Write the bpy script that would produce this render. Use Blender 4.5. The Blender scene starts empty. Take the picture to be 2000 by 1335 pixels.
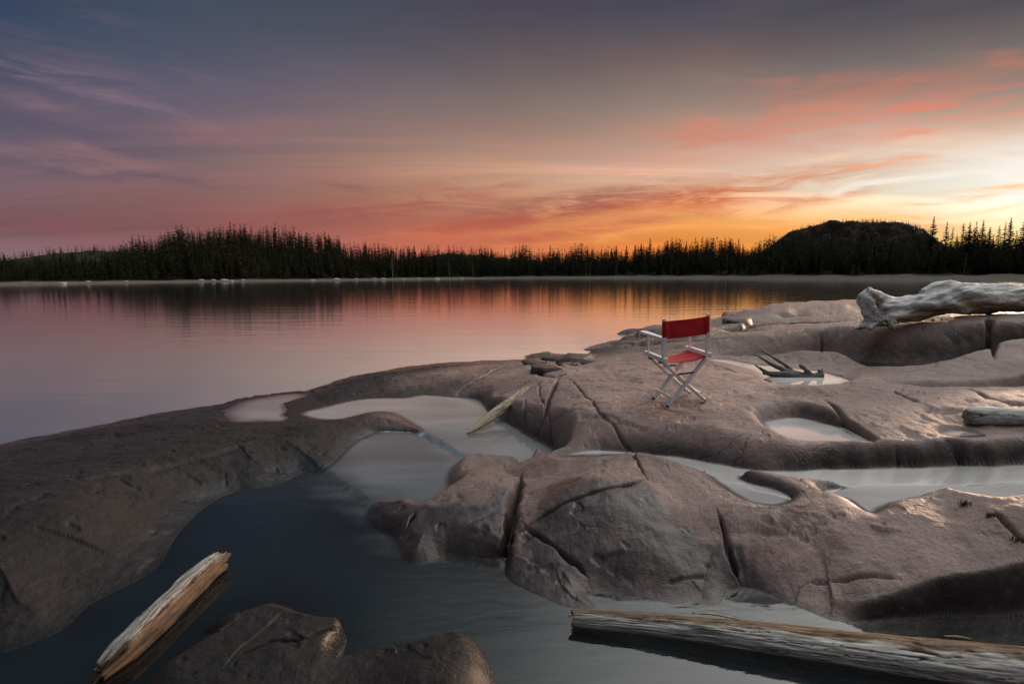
import bpy, bmesh, math, random
import numpy as np
from mathutils import Vector, Matrix, Quaternion, noise as mnoise

S = bpy.context.scene
COL = S.collection

# ------------------------------------------------------------------ camera
CAMZ = 1.8
FPX = 1111.1
PITCH = math.radians(6.9)
cam_data = bpy.data.cameras.new('camera')
cam_data.lens = 20.0
cam_data.sensor_width = 36.0
cam_data.clip_start = 0.05
cam_data.clip_end = 20000.0
cam = bpy.data.objects.new('camera', cam_data)
cam.location = (0, 0, CAMZ)
cam.rotation_euler = (math.radians(90) - PITCH, 0, 0)
COL.objects.link(cam)
S.camera = cam
S.render.resolution_x = 1024
S.render.resolution_y = 683
S.view_settings.view_transform = 'Standard'
S.view_settings.look = 'None'
S.view_settings.exposure = 0.0
S.view_settings.gamma = 1.0
S.cycles.max_bounces = 8
S.cycles.transparent_max_bounces = 12
S.cycles.caustics_reflective = False
S.cycles.caustics_refractive = False
S.cycles.sample_clamp_indirect = 4.0

SUN_AZ, SUN_EL = math.radians(44.0), math.radians(9.0)


def ray(px, py):
    a = (px - 1000.0) / FPX
    b = -(py - 667.5) / FPX
    return np.array([a, math.cos(PITCH) + b * math.sin(PITCH), -math.sin(PITCH) + b * math.cos(PITCH)])


def azel(px, py):
    d = ray(px, py)
    return math.atan2(d[0], d[1]), math.atan2(d[2], math.hypot(d[0], d[1]))


def unproj(px, py, z):
    d = ray(px, py)
    t = (z - CAMZ) / d[2]
    return np.array([d[0] * t, d[1] * t, z])


def lin(c):
    out = []
    for v in c[:3]:
        v = v / 255.0
        out.append(v / 12.92 if v <= 0.04045 else ((v + 0.055) / 1.055) ** 2.4)
    return (out[0], out[1], out[2], 1.0)


# ------------------------------------------------------------------ node helper
class NT:
    def __init__(self, tree):
        self.t = tree
        self.t.nodes.clear()

    def n(self, typ, **kw):
        nd = self.t.nodes.new(typ)
        for k, v in kw.items():
            if k.startswith('i_'):
                key = k[2:].replace('_', ' ')
                self.set(nd.inputs[key], v)
            else:
                setattr(nd, k, v)
        return nd

    def set(self, sock, v):
        if isinstance(v, bpy.types.NodeSocket):
            self.t.links.new(v, sock)
        else:
            sock.default_value = v

    def math(self, op, a, b=None, c=None, clamp=False):
        nd = self.t.nodes.new('ShaderNodeMath')
        nd.operation = op
        nd.use_clamp = clamp
        self.set(nd.inputs[0], a)
        if b is not None:
            self.set(nd.inputs[1], b)
        if c is not None:
            self.set(nd.inputs[2], c)
        return nd.outputs[0]

    def mix(self, f, a, b, typ='MIX'):
        nd = self.t.nodes.new('ShaderNodeMix')
        nd.data_type = 'RGBA'
        nd.blend_type = typ
        self.set(nd.inputs[0], f)
        self.set(nd.inputs[6], a)
        self.set(nd.inputs[7], b)
        return nd.outputs[2]

    def ss(self, v, lo, hi, a=0.0, b=1.0):
        nd = self.t.nodes.new('ShaderNodeMapRange')
        nd.interpolation_type = 'SMOOTHSTEP'
        self.set(nd.inputs[0], v)
        nd.inputs[1].default_value = lo
        nd.inputs[2].default_value = hi
        nd.inputs[3].default_value = a
        nd.inputs[4].default_value = b
        return nd.outputs[0]

    def noise(self, vec, scale, detail=4.0, rough=0.55, dist=0.0, dims='3D'):
        nd = self.t.nodes.new('ShaderNodeTexNoise')
        nd.noise_dimensions = dims
        if vec is not None:
            self.set(nd.inputs['Vector'], vec)
        nd.inputs['Scale'].default_value = scale
        nd.inputs['Detail'].default_value = detail
        nd.inputs['Roughness'].default_value = rough
        nd.inputs['Distortion'].default_value = dist
        return nd.outputs['Fac']

    def scale(self, vec, s, rot=(0, 0, 0), loc=(0, 0, 0)):
        nd = self.t.nodes.new('ShaderNodeMapping')
        self.set(nd.inputs['Vector'], vec)
        nd.inputs['Scale'].default_value = s
        nd.inputs['Rotation'].default_value = rot
        nd.inputs['Location'].default_value = loc
        return nd.outputs[0]

    def ramp(self, f, stops, interp='LINEAR'):
        nd = self.t.nodes.new('ShaderNodeValToRGB')
        cr = nd.color_ramp
        cr.interpolation = interp
        stops = sorted(stops, key=lambda s: s[0])
        while len(cr.elements) < len(stops):
            cr.elements.new(0.5)
        for e, (p, c) in zip(cr.elements, stops):
            e.position = p
        for e, (p, c) in zip(cr.elements, stops):
            e.color = c if len(c) == 4 else (*c, 1)
        self.set(nd.inputs[0], f)
        return nd.outputs[0]

    def comb(self, x, y, z):
        nd = self.t.nodes.new('ShaderNodeCombineXYZ')
        self.set(nd.inputs[0], x)
        self.set(nd.inputs[1], y)
        self.set(nd.inputs[2], z)
        return nd.outputs[0]

    def attr(self, name, out='Fac'):
        nd = self.t.nodes.new('ShaderNodeAttribute')
        nd.attribute_name = name
        return nd.outputs[out]

    def bump(self, h, strength, dist, normal=None):
        nd = self.t.nodes.new('ShaderNodeBump')
        nd.inputs['Strength'].default_value = strength
        nd.inputs['Distance'].default_value = dist
        self.set(nd.inputs['Height'], h)
        if normal is not None:
            self.set(nd.inputs['Normal'], normal)
        return nd.outputs[0]


def new_mat(name):
    m = bpy.data.materials.new(name)
    m.use_nodes = True
    return m, NT(m.node_tree)


# ------------------------------------------------------------------ sky
# colours of the dusk sky along seven bearings, from the horizon up
SKYCOLS = [
    (30, [(0, 56, 70, 94), (60, 56, 72, 98), (130, 72, 78, 100), (200, 96, 88, 106), (260, 100, 90, 106), (320, 120, 98, 110), (380, 128, 98, 103), (440, 128, 88, 92), (510, 132, 108, 116)]),
    (330, [(0, 68, 78, 97), (80, 76, 82, 102), (150, 91, 90, 109), (220, 108, 97, 111), (300, 118, 99, 107), (360, 136, 100, 101), (400, 143, 97, 95), (440, 136, 91, 92), (510, 146, 102, 108)]),
    (660, [(0, 75, 78, 92), (80, 87, 86, 98), (160, 110, 99, 109), (220, 128, 108, 111), (270, 148, 118, 113), (330, 162, 120, 108), (380, 170, 117, 100), (440, 172, 102, 88), (510, 200, 120, 112)]),
    (1000, [(0, 75, 70, 82), (60, 91, 82, 90), (140, 114, 99, 100), (200, 136, 116, 111), (250, 164, 129, 116), (300, 190, 146, 126), (350, 212, 162, 133), (400, 212, 146, 112), (450, 216, 126, 84), (510, 234, 130, 88)]),
    (1350, [(0, 75, 72, 87), (60, 96, 86, 92), (110, 122, 100, 99), (160, 141, 120, 113), (210, 165, 138, 124), (260, 196, 156, 138), (310, 228, 178, 156), (350, 240, 196, 168), (390, 238, 172, 124), (430, 246, 172, 96), (470, 244, 144, 66), (525, 240, 130, 60)]),
    (1680, [(0, 76, 73, 87), (60, 96, 88, 92), (130, 126, 114, 111), (180, 164, 130, 117), (230, 200, 158, 140), (270, 222, 186, 168), (310, 236, 212, 192), (350, 250, 232, 208), (390, 254, 230, 196), (420, 252, 208, 150), (470, 250, 178, 96), (525, 244, 146, 66)]),
    (1970, [(0, 85, 78, 85), (60, 106, 98, 98), (120, 134, 120, 114), (170, 156, 136, 126), (220, 190, 162, 145), (260, 232, 200, 178), (300, 240, 228, 214), (340, 250, 244, 236), (390, 255, 250, 240), (430, 255, 236, 204), (470, 255, 204, 120), (525, 250, 170, 60)]),
]
SKY_UP = [  # unseen upper sky, brightened to light rock and pools: elevation in degrees, linear colour
    [(32, (0.058, 0.072, 0.086)), (50, (0.15, 0.19, 0.23)), (90, (0.56, 0.60, 0.64))],
    [(32, (0.058, 0.072, 0.086)), (50, (0.16, 0.20, 0.25)), (90, (0.56, 0.60, 0.64))],
    [(33, (0.11, 0.14, 0.165)), (50, (0.36, 0.40, 0.43)), (90, (0.56, 0.60, 0.64))],
    [(26.2, (0.085, 0.08, 0.095)), (34, (0.50, 0.54, 0.56)), (50, (1.20, 1.24, 1.25)), (90, (0.56, 0.60, 0.64))],
    [(26.2, (0.10, 0.10, 0.105)), (31, (1.40, 1.43, 1.42)), (48, (2.6, 2.55, 2.46)), (90, (0.56, 0.60, 0.64))],
    [(23.8, (0.11, 0.105, 0.11)), (28, (2.0, 1.98, 1.9)), (48, (3.1, 3.0, 2.84)), (90, (0.56, 0.60, 0.64))],
    [(21.8, (0.13, 0.12, 0.12)), (26, (2.3, 2.24, 2.12)), (48, (3.1, 3.0, 2.84)), (90, (0.56, 0.60, 0.64))],
]
WISPS = [  # cloud streaks: picture x, y, half length, half thickness, rise to the right (degrees), colour, strength
    (1740, 226, 330, 24, -2, (226, 134, 110), .62), (1650, 168, 210, 26, -9, (192, 122, 104), .5), (1430, 245, 150, 20, 2, (212, 134, 110), .6),
    (1955, 128, 70, 22, -20, (190, 122, 102), .5), (1500, 352, 190, 11, 6, (240, 160, 112), .6), (1300, 400, 300, 24, 7, (206, 112, 72), .95),
    (1110, 398, 210, 16, 5, (148, 100, 90), .95), (1560, 388, 90, 6, 3, (206, 130, 94), .7), (950, 442, 260, 20, 8, (180, 94, 78), .85),
    (820, 395, 170, 24, 10, (168, 98, 88), .75), (1715, 325, 70, 5, 0, (255, 168, 118), .8), (60, 205, 120, 15, -4, (130, 106, 118), .6),
    (270, 180, 240, 36, -12, (112, 98, 114), .5), (460, 256, 120, 15, 6, (152, 104, 108), .6), (200, 318, 320, 11, -2, (144, 110, 112), .6),
    (230, 346, 280, 8, 0, (98, 86, 100), .5), (170, 22, 120, 10, -6, (86, 86, 102), .6), (1900, 378, 110, 4, 1, (255, 186, 104), .7),
    (1760, 425, 190, 5, 3, (250, 168, 66), .7), (1450, 442, 220, 9, 4, (250, 166, 80), .6), (680, 365, 60, 8, 0, (140, 98, 94), .6),
    (100, 440, 90, 15, 0, (142, 82, 90), .5), (1180, 430, 240, 9, 6, (238, 158, 98), .55), (1620, 455, 260, 10, 2, (246, 150, 50), .6),
    (1850, 245, 200, 10, 1, (240, 150, 118), .6), (620, 425, 160, 16, 3, (150, 88, 86), .7), (1380, 300, 160, 16, 6, (226, 150, 128), .5),
    (130, 165, 170, 13, -8, (122, 106, 122), .7), (330, 215, 170, 13, -10, (132, 108, 120), .7), (430, 165, 100, 12, -18, (106, 96, 114), .6), (60, 250, 150, 9, -3, (92, 86, 106), .6), (90, 292, 160, 9, -2, (140, 106, 112), .6),
    (1030, 468, 200, 9, 6, (182, 94, 78), .85), (1250, 457, 200, 9, 5, (252, 164, 92), .65), (880, 470, 150, 8, 4, (216, 112, 88), .5), (1510, 405, 140, 8, 7, (222, 138, 88), .65), (1750, 352, 190, 7, 3, (255, 246, 232), .6), (1640, 300, 150, 8, 5, (246, 206, 176), .6),
]


def build_world():
    w = bpy.data.worlds.new('World')
    S.world = w
    w.use_nodes = True
    T = NT(w.node_tree)
    gen = T.n('ShaderNodeTexCoord').outputs['Generated']
    nrm = T.n('ShaderNodeVectorMath', operation='NORMALIZE')
    T.set(nrm.inputs[0], gen)
    sep = T.n('ShaderNodeSeparateXYZ')
    T.set(sep.inputs[0], nrm.outputs[0])
    x, y, z = sep.outputs
    az = T.math('ARCTAN2', x, y)
    el = T.math('ARCSINE', z)
    # slow waviness so the bands are not straight
    wob = T.noise(T.comb(az, T.math('MULTIPLY', el, 2.5), 0.0), 2.2, 3.0, 0.5)
    el_w = T.math('ADD', el, T.math('MULTIPLY', T.math('SUBTRACT', wob, 0.5), T.math('MULTIPLY', T.ss(el, 0.03, 0.25, 0.015, 0.07), T.ss(el, 0.30, 0.16))))
    fac = T.math('DIVIDE', el_w, math.pi / 2, clamp=True)
    cols = []
    azs = []
    for (px, st), up in zip(SKYCOLS, SKY_UP):
        stops = []
        for (py, r, g, b) in st:
            e = azel(px, py)[1] / (math.pi / 2)
            c = lin((r, g, b))
            stops.append((max(e, 0.0), c))
        for (e, c) in up:
            stops.append((e / 90.0, (*c, 1)))
        cols.append(T.ramp(fac, stops, 'EASE' if False else 'LINEAR'))
        azs.append(azel(px, 420)[0])
    c = cols[0]
    for i in range(1, len(cols)):
        nd = T.n('ShaderNodeMapRange')
        T.set(nd.inputs[0], az)
        nd.inputs[1].default_value = azs[i - 1]
        nd.inputs[2].default_value = azs[i]
        c = T.mix(nd.outputs[0], c, cols[i])
    # the sky behind the viewer and far to the sides: even blue-grey dusk
    back = T.ramp(fac, [(0.0, (0.07, 0.065, 0.08)), (0.15, (0.08, 0.085, 0.11)), (0.5, (0.15, 0.17, 0.20)), (1.0, (0.56, 0.60, 0.64))])
    absaz = T.math('ABSOLUTE', T.math('SUBTRACT', az, 0.25))
    c = T.mix(T.ss(absaz, 1.05, 2.0), c, back)
    # high cloud: faint streaks laid on a flat layer overhead, then the larger wisps one by one
    den = T.math('ADD', T.math('MAXIMUM', z, 0.0), 0.10)
    pl = T.comb(T.math('DIVIDE', x, den), T.math('DIVIDE', y, den), 0.0)
    n1 = T.noise(T.scale(pl, (0.30, 1.25, 1.0), rot=(0, 0, math.radians(-14))), 0.62, 8.0, 0.6, 0.9)
    streak = T.math('MULTIPLY', T.ss(n1, 0.42, 0.70, -0.10, 0.13), T.math('MULTIPLY', T.ss(el, 0.0, 0.05), T.ss(el, 0.60, 0.42)))
    gain = T.math('ADD', 1.0, streak)
    c = T.mix(1.0, c, T.comb(T.math('ADD', 1.0, T.math('MULTIPLY', streak, 1.6)), gain, T.math('ADD', 1.0, T.math('MULTIPLY', streak, 0.8))), 'MULTIPLY')
    wv = T.comb(T.math('MULTIPLY', az, 2.2), T.math('MULTIPLY', el, 9.0), 0.0)
    wa = T.math('SUBTRACT', T.noise(wv, 1.8, 6.0, 0.6, 0.8), 0.5)
    wt = T.noise(T.scale(wv, (1, 1.6, 1), rot=(0, 0, math.radians(-8)), loc=(4, 2, 0)), 3.2, 7.0, 0.62, 1.0)
    el2 = T.math('ADD', el, T.math('MULTIPLY', wa, 0.075))
    az2 = T.math('ADD', az, T.math('MULTIPLY', wa, 0.20))
    tex = T.ss(wt, 0.32, 0.64, 0.08, 1.35)
    for (px, py, hl, ht, tilt, colr, st) in WISPS:
        a0, e0 = azel(px, py)
        a1, _ = azel(px + hl, py)
        a2, _ = azel(px - hl, py)
        la = (a1 - a2) / 2
        th = abs(azel(px, py + ht)[1] - azel(px, py - ht)[1]) / 2
        tt = math.tan(math.radians(tilt))
        da = T.math('SUBTRACT', az2, a0)
        de = T.math('SUBTRACT', T.math('SUBTRACT', el2, e0), T.math('MULTIPLY', da, tt))
        q = T.math('ADD', T.math('POWER', T.math('ABSOLUTE', T.math('DIVIDE', da, la)), 2.0), T.math('POWER', T.math('ABSOLUTE', T.math('DIVIDE', de, th * 1.25)), 2.0))
        g_ = T.math('POWER', 2.718, T.math('MULTIPLY', q, -1.0))
        f_ = T.math('MULTIPLY', T.math('MULTIPLY', g_, tex), st, clamp=True)
        c = T.mix(f_, c, lin(colr))
    # glow close to the sun
    sx, sy, sz = math.sin(SUN_AZ) * math.cos(SUN_EL), math.cos(SUN_AZ) * math.cos(SUN_EL), math.sin(SUN_EL)
    dot = T.n('ShaderNodeVectorMath', operation='DOT_PRODUCT')
    T.set(dot.inputs[0], nrm.outputs[0])
    dot.inputs[1].default_value = (math.sin(0.70) * math.cos(0.06), math.cos(0.70) * math.cos(0.06), math.sin(0.06))
    ang = T.math('ARCCOSINE', dot.outputs['Value'])
    glow = T.math('POWER', T.ss(ang, 0.14, 0.0), 2.0)
    g = T.mix(1.0, c, T.mix(glow, (0, 0, 0, 1), (0.20, 0.10, 0.02, 1)), 'ADD')
    sky = T.n('ShaderNodeTexSky', sky_type='NISHITA')
    sky.sun_disc = False
    sky.sun_elevation = SUN_EL
    sky.sun_rotation = SUN_AZ
    sky.altitude = 0.0
    bg1 = T.n('ShaderNodeBackground')
    T.set(bg1.inputs[0], sky.outputs[0])
    bg1.inputs[1].default_value = 0.0005
    bg2 = T.n('ShaderNodeBackground')
    T.set(bg2.inputs[0], g)
    bg2.inputs[1].default_value = 1.0
    add = T.n('ShaderNodeAddShader')
    T.set(add.inputs[0], bg1.outputs[0])
    T.set(add.inputs[1], bg2.outputs[0])
    out = T.n('ShaderNodeOutputWorld')
    T.set(out.inputs[0], add.outputs[0])
    w.cycles.sampling_method = 'MANUAL'
    w.cycles.sample_map_resolution = 512


build_world()

sun = bpy.data.lights.new('sun', 'SUN')
sun.energy = 4.0
sun.angle = math.radians(7)
sun.color = (1.0, 0.66, 0.43)
suno = bpy.data.objects.new('sun', sun)
COL.objects.link(suno)
suno.rotation_euler = (math.radians(90) - SUN_EL, 0, math.pi - SUN_AZ)
suno.location = (6, 6, 8)


# ------------------------------------------------------------------ object helpers
def tag(o, label=None, cat=None, group=None, kind=None):
    if label:
        o['label'] = label
    if cat:
        o['category'] = cat
    if group:
        o['group'] = group
    if kind:
        o['kind'] = kind
    return o


def empty(name, loc=(0, 0, 0)):
    o = bpy.data.objects.new(name, None)
    o.empty_display_size = 0.1
    o.location = loc
    COL.objects.link(o)
    return o


def mesh_obj(name, verts, faces, mats, parent=None, smooth=True, attrs=None):
    me = bpy.data.meshes.new(name)
    verts = np.asarray(verts, dtype=np.float32)
    if isinstance(faces, np.ndarray):
        k = faces.shape[1]
        me.vertices.add(len(verts))
        me.vertices.foreach_set('co', verts.ravel())
        me.loops.add(faces.size)
        me.loops.foreach_set('vertex_index', faces.ravel().astype(np.int32))
        me.polygons.add(len(faces))
        me.polygons.foreach_set('loop_start', np.arange(0, faces.size, k, dtype=np.int32))
        me.update(calc_edges=True)
    else:
        me.from_pydata(verts.tolist(), [], faces)
    me.polygons.foreach_set('use_smooth', np.full(len(me.polygons), smooth, dtype=bool))
    if attrs:
        for k, a in attrs.items():
            a = np.asarray(a, dtype=np.float32)
            if a.ndim == 1:
                at = me.attributes.new(k, 'FLOAT', 'POINT')
                at.data.foreach_set('value', a)
            else:
                at = me.attributes.new(k, 'FLOAT_VECTOR', 'POINT')
                at.data.foreach_set('vector', a.ravel())
    me.validate()
    for m in (mats if isinstance(mats, (list, tuple)) else [mats]):
        me.materials.append(m)
    o = bpy.data.objects.new(name, me)
    COL.objects.link(o)
    if parent is not None:
        o.parent = parent
    return o


# ------------------------------------------------------------------ numpy noise
def _hash(ix, iy, seed):
    h = (ix.astype(np.int64) * 374761393 + iy.astype(np.int64) * 668265263 + seed * 1274126177) & 0xFFFFFFFF
    h = ((h ^ (h >> 13)) * 1274126177) & 0xFFFFFFFF
    return ((h ^ (h >> 16)) & 0xFFFF).astype(np.float32) / 65535.0


def pn(x, y, seed=0):
    x = np.asarray(x, dtype=np.float64)
    y = np.asarray(y, dtype=np.float64)
    x0 = np.floor(x)
    y0 = np.floor(y)
    fx = (x - x0).astype(np.float32)
    fy = (y - y0).astype(np.float32)
    ix = x0.astype(np.int64)
    iy = y0.astype(np.int64)
    ux = fx * fx * fx * (fx * (fx * 6 - 15) + 10)
    uy = fy * fy * fy * (fy * (fy * 6 - 15) + 10)

    def g(dx, dy):
        a = _hash(ix + dx, iy + dy, seed) * 6.2831853
        return np.cos(a) * (fx - dx) + np.sin(a) * (fy - dy)
    return ((g(0, 0) * (1 - ux) + g(1, 0) * ux) * (1 - uy) + (g(0, 1) * (1 - ux) + g(1, 1) * ux) * uy) * 1.5


def fbm(x, y, octv=4, seed=0, gain=0.5):
    s = 0
    a = 1.0
    f = 1.0
    for k in range(octv):
        s = s + a * pn(x * f, y * f, seed + k * 17)
        a *= gain
        f *= 2.03
    return s


def sst(t):
    t = np.clip(t, 0, 1)
    return t * t * (3 - 2 * t)
# ------------------------------------------------------------------ the bedrock shore
# spot heights (picture x, picture y, metres above the lake): the survey the rock surface is fitted to
SPOTS = [
    (-500, 900, .15), (-500, 1000, .36), (-500, 1200, .25), (-500, 860, .05),
    (0, 892, .15), (0, 950, .28), (0, 1020, .31), (0, 1100, .24), (0, 1180, .14),
    (150, 865, .12), (150, 920, .26), (150, 980, .29), (150, 1060, .21), (150, 1130, .12),
    (300, 835, .1), (300, 880, .22), (300, 930, .25), (300, 1000, .17), (300, 1055, .08),
    (450, 815, .09), (450, 860, .20), (450, 905, .20), (450, 940, .12),
    (560, 825, .09), (560, 858, .17), (600, 885, .14), (640, 850, .17), (700, 826, .16), (740, 818, .145), (775, 830, .11),
    (520, 795, .05), (560, 785, .06), (620, 800, .09),
    (640, 770, .08), (700, 762, .11), (800, 738, .13), (900, 728, .16), (1000, 722, .24), (850, 757, .12), (950, 758, .20), (1000, 745, .30),
    (700, 783, .08), (1015, 775, .30), (1030, 820, .26),
    (1100, 760, .46), (1100, 820, .42), (1080, 860, .28), (1200, 750, .52), (1200, 820, .5), (1299, 796, .53), (1265, 781, .54), (1371, 786, .558), (1339, 772, .566),
    (1300, 850, .47), (1420, 780, .56), (1400, 850, .5),
    (1250, 708, .46), (1350, 712, .5), (1500, 780, .58), (1500, 870, .47), (1500, 900, .40), (1600, 880, .44), (1200, 868, .36), (1130, 868, .33),
    (1100, 712, .3), (1150, 703, .26), (1460, 735, .54), (1700, 800, .57), (1700, 862, .49), (1640, 770, .58),
    (1850, 790, .59), (1950, 768, .63), (1900, 832, .50), (1900, 860, .50), (1800, 762, .60), (2000, 858, .51), (1780, 870, .47), (2000, 790, .59), (2000, 830, .51), (2100, 790, .60), (2100, 850, .52),
    (1950, 735, .62), (1750, 737, .58), (1650, 715, .54), (1850, 745, .60), (1600, 705, .54), (1500, 700, .52),
    # front rock
    (1200, 930, .37), (1150, 915, .33), (1280, 955, .34), (1200, 1000, .29), (1100, 1000, .25), (1300, 1000, .28), (1300, 1050, .20), (1300, 1100, .12), (1180, 1070, .16), (1200, 1130, .06),
    (1080, 1060, .14), (1400, 970, .325), (1400, 1000, .285), (1400, 1040, .20), (1420, 1090, .115), (1380, 1120, .07),
    (1500, 1000, .315), (1500, 1020, .28), (1500, 1060, .185), (1540, 1100, .10), (1540, 1140, .045), (1600, 1165, .04), (1600, 1120, .105), (1600, 1075, .175), (1600, 1000, .315), (1600, 1030, .27), (1660, 1008, .33),
    (1750, 990, .36), (1820, 978, .36), (1850, 1000, .35), (1700, 1080, .21), (1700, 1030, .28), (1700, 1174, .09), (1770, 1150, .14), (1840, 1134, .19), (1920, 1118, .22), (2000, 1105, .25), (1645, 1193, .03), (2150, 1090, .27),
    (1850, 1080, .26), (2000, 1020, .39), (2000, 1075, .29), (2150, 1040, .38),
    (930, 930, .24), (960, 975, .20), (900, 1030, .14), (985, 1040, .13), (1060, 940, .22), (765, 1012, .08), (870, 1055, .10), (1035, 925, .16),
    # bottom rocks
    (490, 1205, .10), (560, 1255, .15), (450, 1290, .13), (620, 1300, .12), (800, 1275, .13), (890, 1262, .15), (850, 1320, .16), (700, 1320, .09),
    (350, 1330, .12),
    # the ledge and the rocks beyond it
    (1470, 662, .74), (1600, 648, .84), (1700, 636, 1.0), (1800, 630, 1.06), (1900, 623, 1.12), (2000, 622, 1.13), (2150, 618, 1.16), (1760, 625, 1.05), (1900, 614, 1.13), (2000, 612, 1.15),
    (1300, 668, .44), (1250, 672, .3), (1200, 680, .16), (1400, 660, .62), (1330, 655, .42), (1500, 642, .66), (1620, 632, .74), (1260, 652, .2),
    (1480, 623, .5), (1560, 613, .66), (1650, 609, .72), (1440, 628, .5), (1900, 604, .9), (2100, 602, .9),
]
ANCH = []
for a in range(-180, 181, 40):
    ANCH.append((math.radians(a), 0.4, 0.12))
    ANCH.append((math.radians(a), 70.0, 0.4))
for a in (-180, -140, -100, -70, 70, 100, 140, 180):
    for r in (1.5, 5.0, 16.0):
        ANCH.append((math.radians(a), r, 0.45))
for a in (-35, 0, 35):
    ANCH.append((math.radians(a), 1.4, 0.08))


def fit_tps():
    P = []
    Z = []
    for (px, py, z) in SPOTS:
        p = unproj(px, py, z)
        P.append((math.atan2(p[0], p[1]), math.log(math.hypot(p[0], p[1]))))
        Z.append(z)
    for (a, r, z) in ANCH:
        P.append((a, math.log(r)))
        Z.append(z)
    P = np.array(P)
    Z = np.array(Z)
    n = len(P)

    def U(d2):
        return 0.5 * d2 * np.log(d2 + 1e-12)
    d2 = ((P[:, None, :] - P[None]) ** 2).sum(-1)
    K = U(d2) + np.eye(n) * 2e-4
    Q = np.hstack([np.ones((n, 1)), P])
    A = np.zeros((n + 3, n + 3))
    A[:n, :n] = K
    A[:n, n:] = Q
    A[n:, :n] = Q.T
    w = np.linalg.solve(A, np.concatenate([Z, np.zeros(3)]))

    def ev(az, lr):
        out = np.zeros(az.shape)
        X = np.stack([az.ravel(), lr.ravel()], 1)
        o = np.empty(len(X))
        for i in range(0, len(X), 20000):
            x = X[i:i + 20000]
            dd = ((x[:, None, :] - P[None]) ** 2).sum(-1)
            o[i:i + 20000] = U(dd) @ w[:n] + w[n] + x @ w[n + 1:]
        return o.reshape(az.shape)
    return ev


TPS = fit_tps()

# grid: bearings (dense across the view, coarse behind) by distance
azs = np.concatenate([np.radians(np.linspace(-180, -50, 40)[:-1]), np.radians(np.linspace(-50, 50, 1150)), np.radians(np.linspace(50, 180, 40)[1:])])
_phi = np.radians(np.linspace(44, 4.4, 760))
_rr = 1.32 / np.tan(_phi)
rs = np.concatenate([np.geomspace(0.12, _rr[0], 14)[:-1], _rr, np.geomspace(_rr[-1], 62, 26)[1:]])
NA, NR = len(azs), len(rs)
lrs = np.log(rs)
AZ, RR = np.meshgrid(azs, rs, indexing='ij')
GX = RR * np.sin(AZ)
GY = RR * np.cos(AZ)


def bilin(field, az, r):
    """sample a (NA, NR) field at bearings / distances"""
    az = np.asarray(az, float)
    r = np.asarray(r, float)
    i = np.clip(np.searchsorted(azs, az) - 1, 0, NA - 2)
    j = np.clip(np.searchsorted(rs, r) - 1, 0, NR - 2)
    fa = np.clip((az - azs[i]) / (azs[i + 1] - azs[i]), 0, 1)
    fr = np.clip((r - rs[j]) / (rs[j + 1] - rs[j]), 0, 1)
    return (field[i, j] * (1 - fa) + field[i + 1, j] * fa) * (1 - fr) + (field[i, j + 1] * (1 - fa) + field[i + 1, j + 1] * fa) * fr


def base_field():
    ca = np.concatenate([np.radians(np.linspace(-180, -52, 20)), np.radians(np.linspace(-50, 50, 200)), np.radians(np.linspace(52, 180, 20))])
    cl = np.linspace(lrs[0], lrs[-1], 220)
    A2, L2 = np.meshgrid(ca, cl, indexing='ij')
    Bc = TPS(A2, L2)
    i = np.clip(np.searchsorted(ca, azs) - 1, 0, len(ca) - 2)
    j = np.clip(np.searchsorted(cl, lrs) - 1, 0, len(cl) - 2)
    fa = ((azs - ca[i]) / (ca[i + 1] - ca[i]))[:, None]
    fr = ((lrs - cl[j]) / (cl[j + 1] - cl[j]))[None]
    g = lambda a, b: Bc[np.ix_(i + a, j + b)]
    return (g(0, 0) * (1 - fa) + g(1, 0) * fa) * (1 - fr) + (g(0, 1) * (1 - fa) + g(1, 1) * fa) * fr


BASE = base_field()
BASE += 0.012 * fbm(GX * 1.1, GY * 1.1, 3, 5) * np.clip(RR / 6, 0.3, 2.0)


def smooth_poly(pts, n=3):
    """closed Catmull-Rom through (x, y, w) points"""
    P = np.array(pts, float)
    out = []
    N = len(P)
    for i in range(N):
        p0, p1, p2, p3 = P[i - 1], P[i], P[(i + 1) % N], P[(i + 2) % N]
        for k in range(n):
            t = k / n
            q = 0.5 * ((2 * p1) + (-p0 + p2) * t + (2 * p0 - 5 * p1 + 4 * p2 - p3) * t * t + (-p0 + 3 * p1 - 3 * p2 + p3) * t ** 3)
            q[2] = p1[2] * (1 - t) + p2[2] * t
            out.append(q)
    return np.array(out)


def world_poly(pix, level, n=3):
    sp = smooth_poly(pix, n)
    return np.array([(*unproj(px, min(max(py, 538), 1900), level)[:2], w) for px, py, w in sp])


def sdf(poly, x, y):
    """signed distance (negative inside) and rim width of the nearest edge"""
    x = x.astype(np.float32)
    y = y.astype(np.float32)
    best = np.full(x.shape, 1e9, np.float32)
    wb = np.zeros(x.shape, np.float32)
    ins = np.zeros(x.shape, bool)
    N = len(poly)
    for i in range(N):
        ax, ay, aw = poly[i]
        bx, by, bw = poly[(i + 1) % N]
        ex, ey = bx - ax, by - ay
        L = ex * ex + ey * ey + 1e-12
        t = np.clip(((x - ax) * ex + (y - ay) * ey) / L, 0, 1)
        d = (x - ax - t * ex) ** 2 + (y - ay - t * ey) ** 2
        m = d < best
        best = np.where(m, d, best)
        wb = np.where(m, aw + t * (bw - aw), wb)
        if ay != by:
            c = ((ay > y) != (by > y)) & (x < (bx - ax) * (y - ay) / (by - ay) + ax)
            ins ^= c
    d = np.sqrt(best)
    return np.where(ins, -d, d), wb


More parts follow.
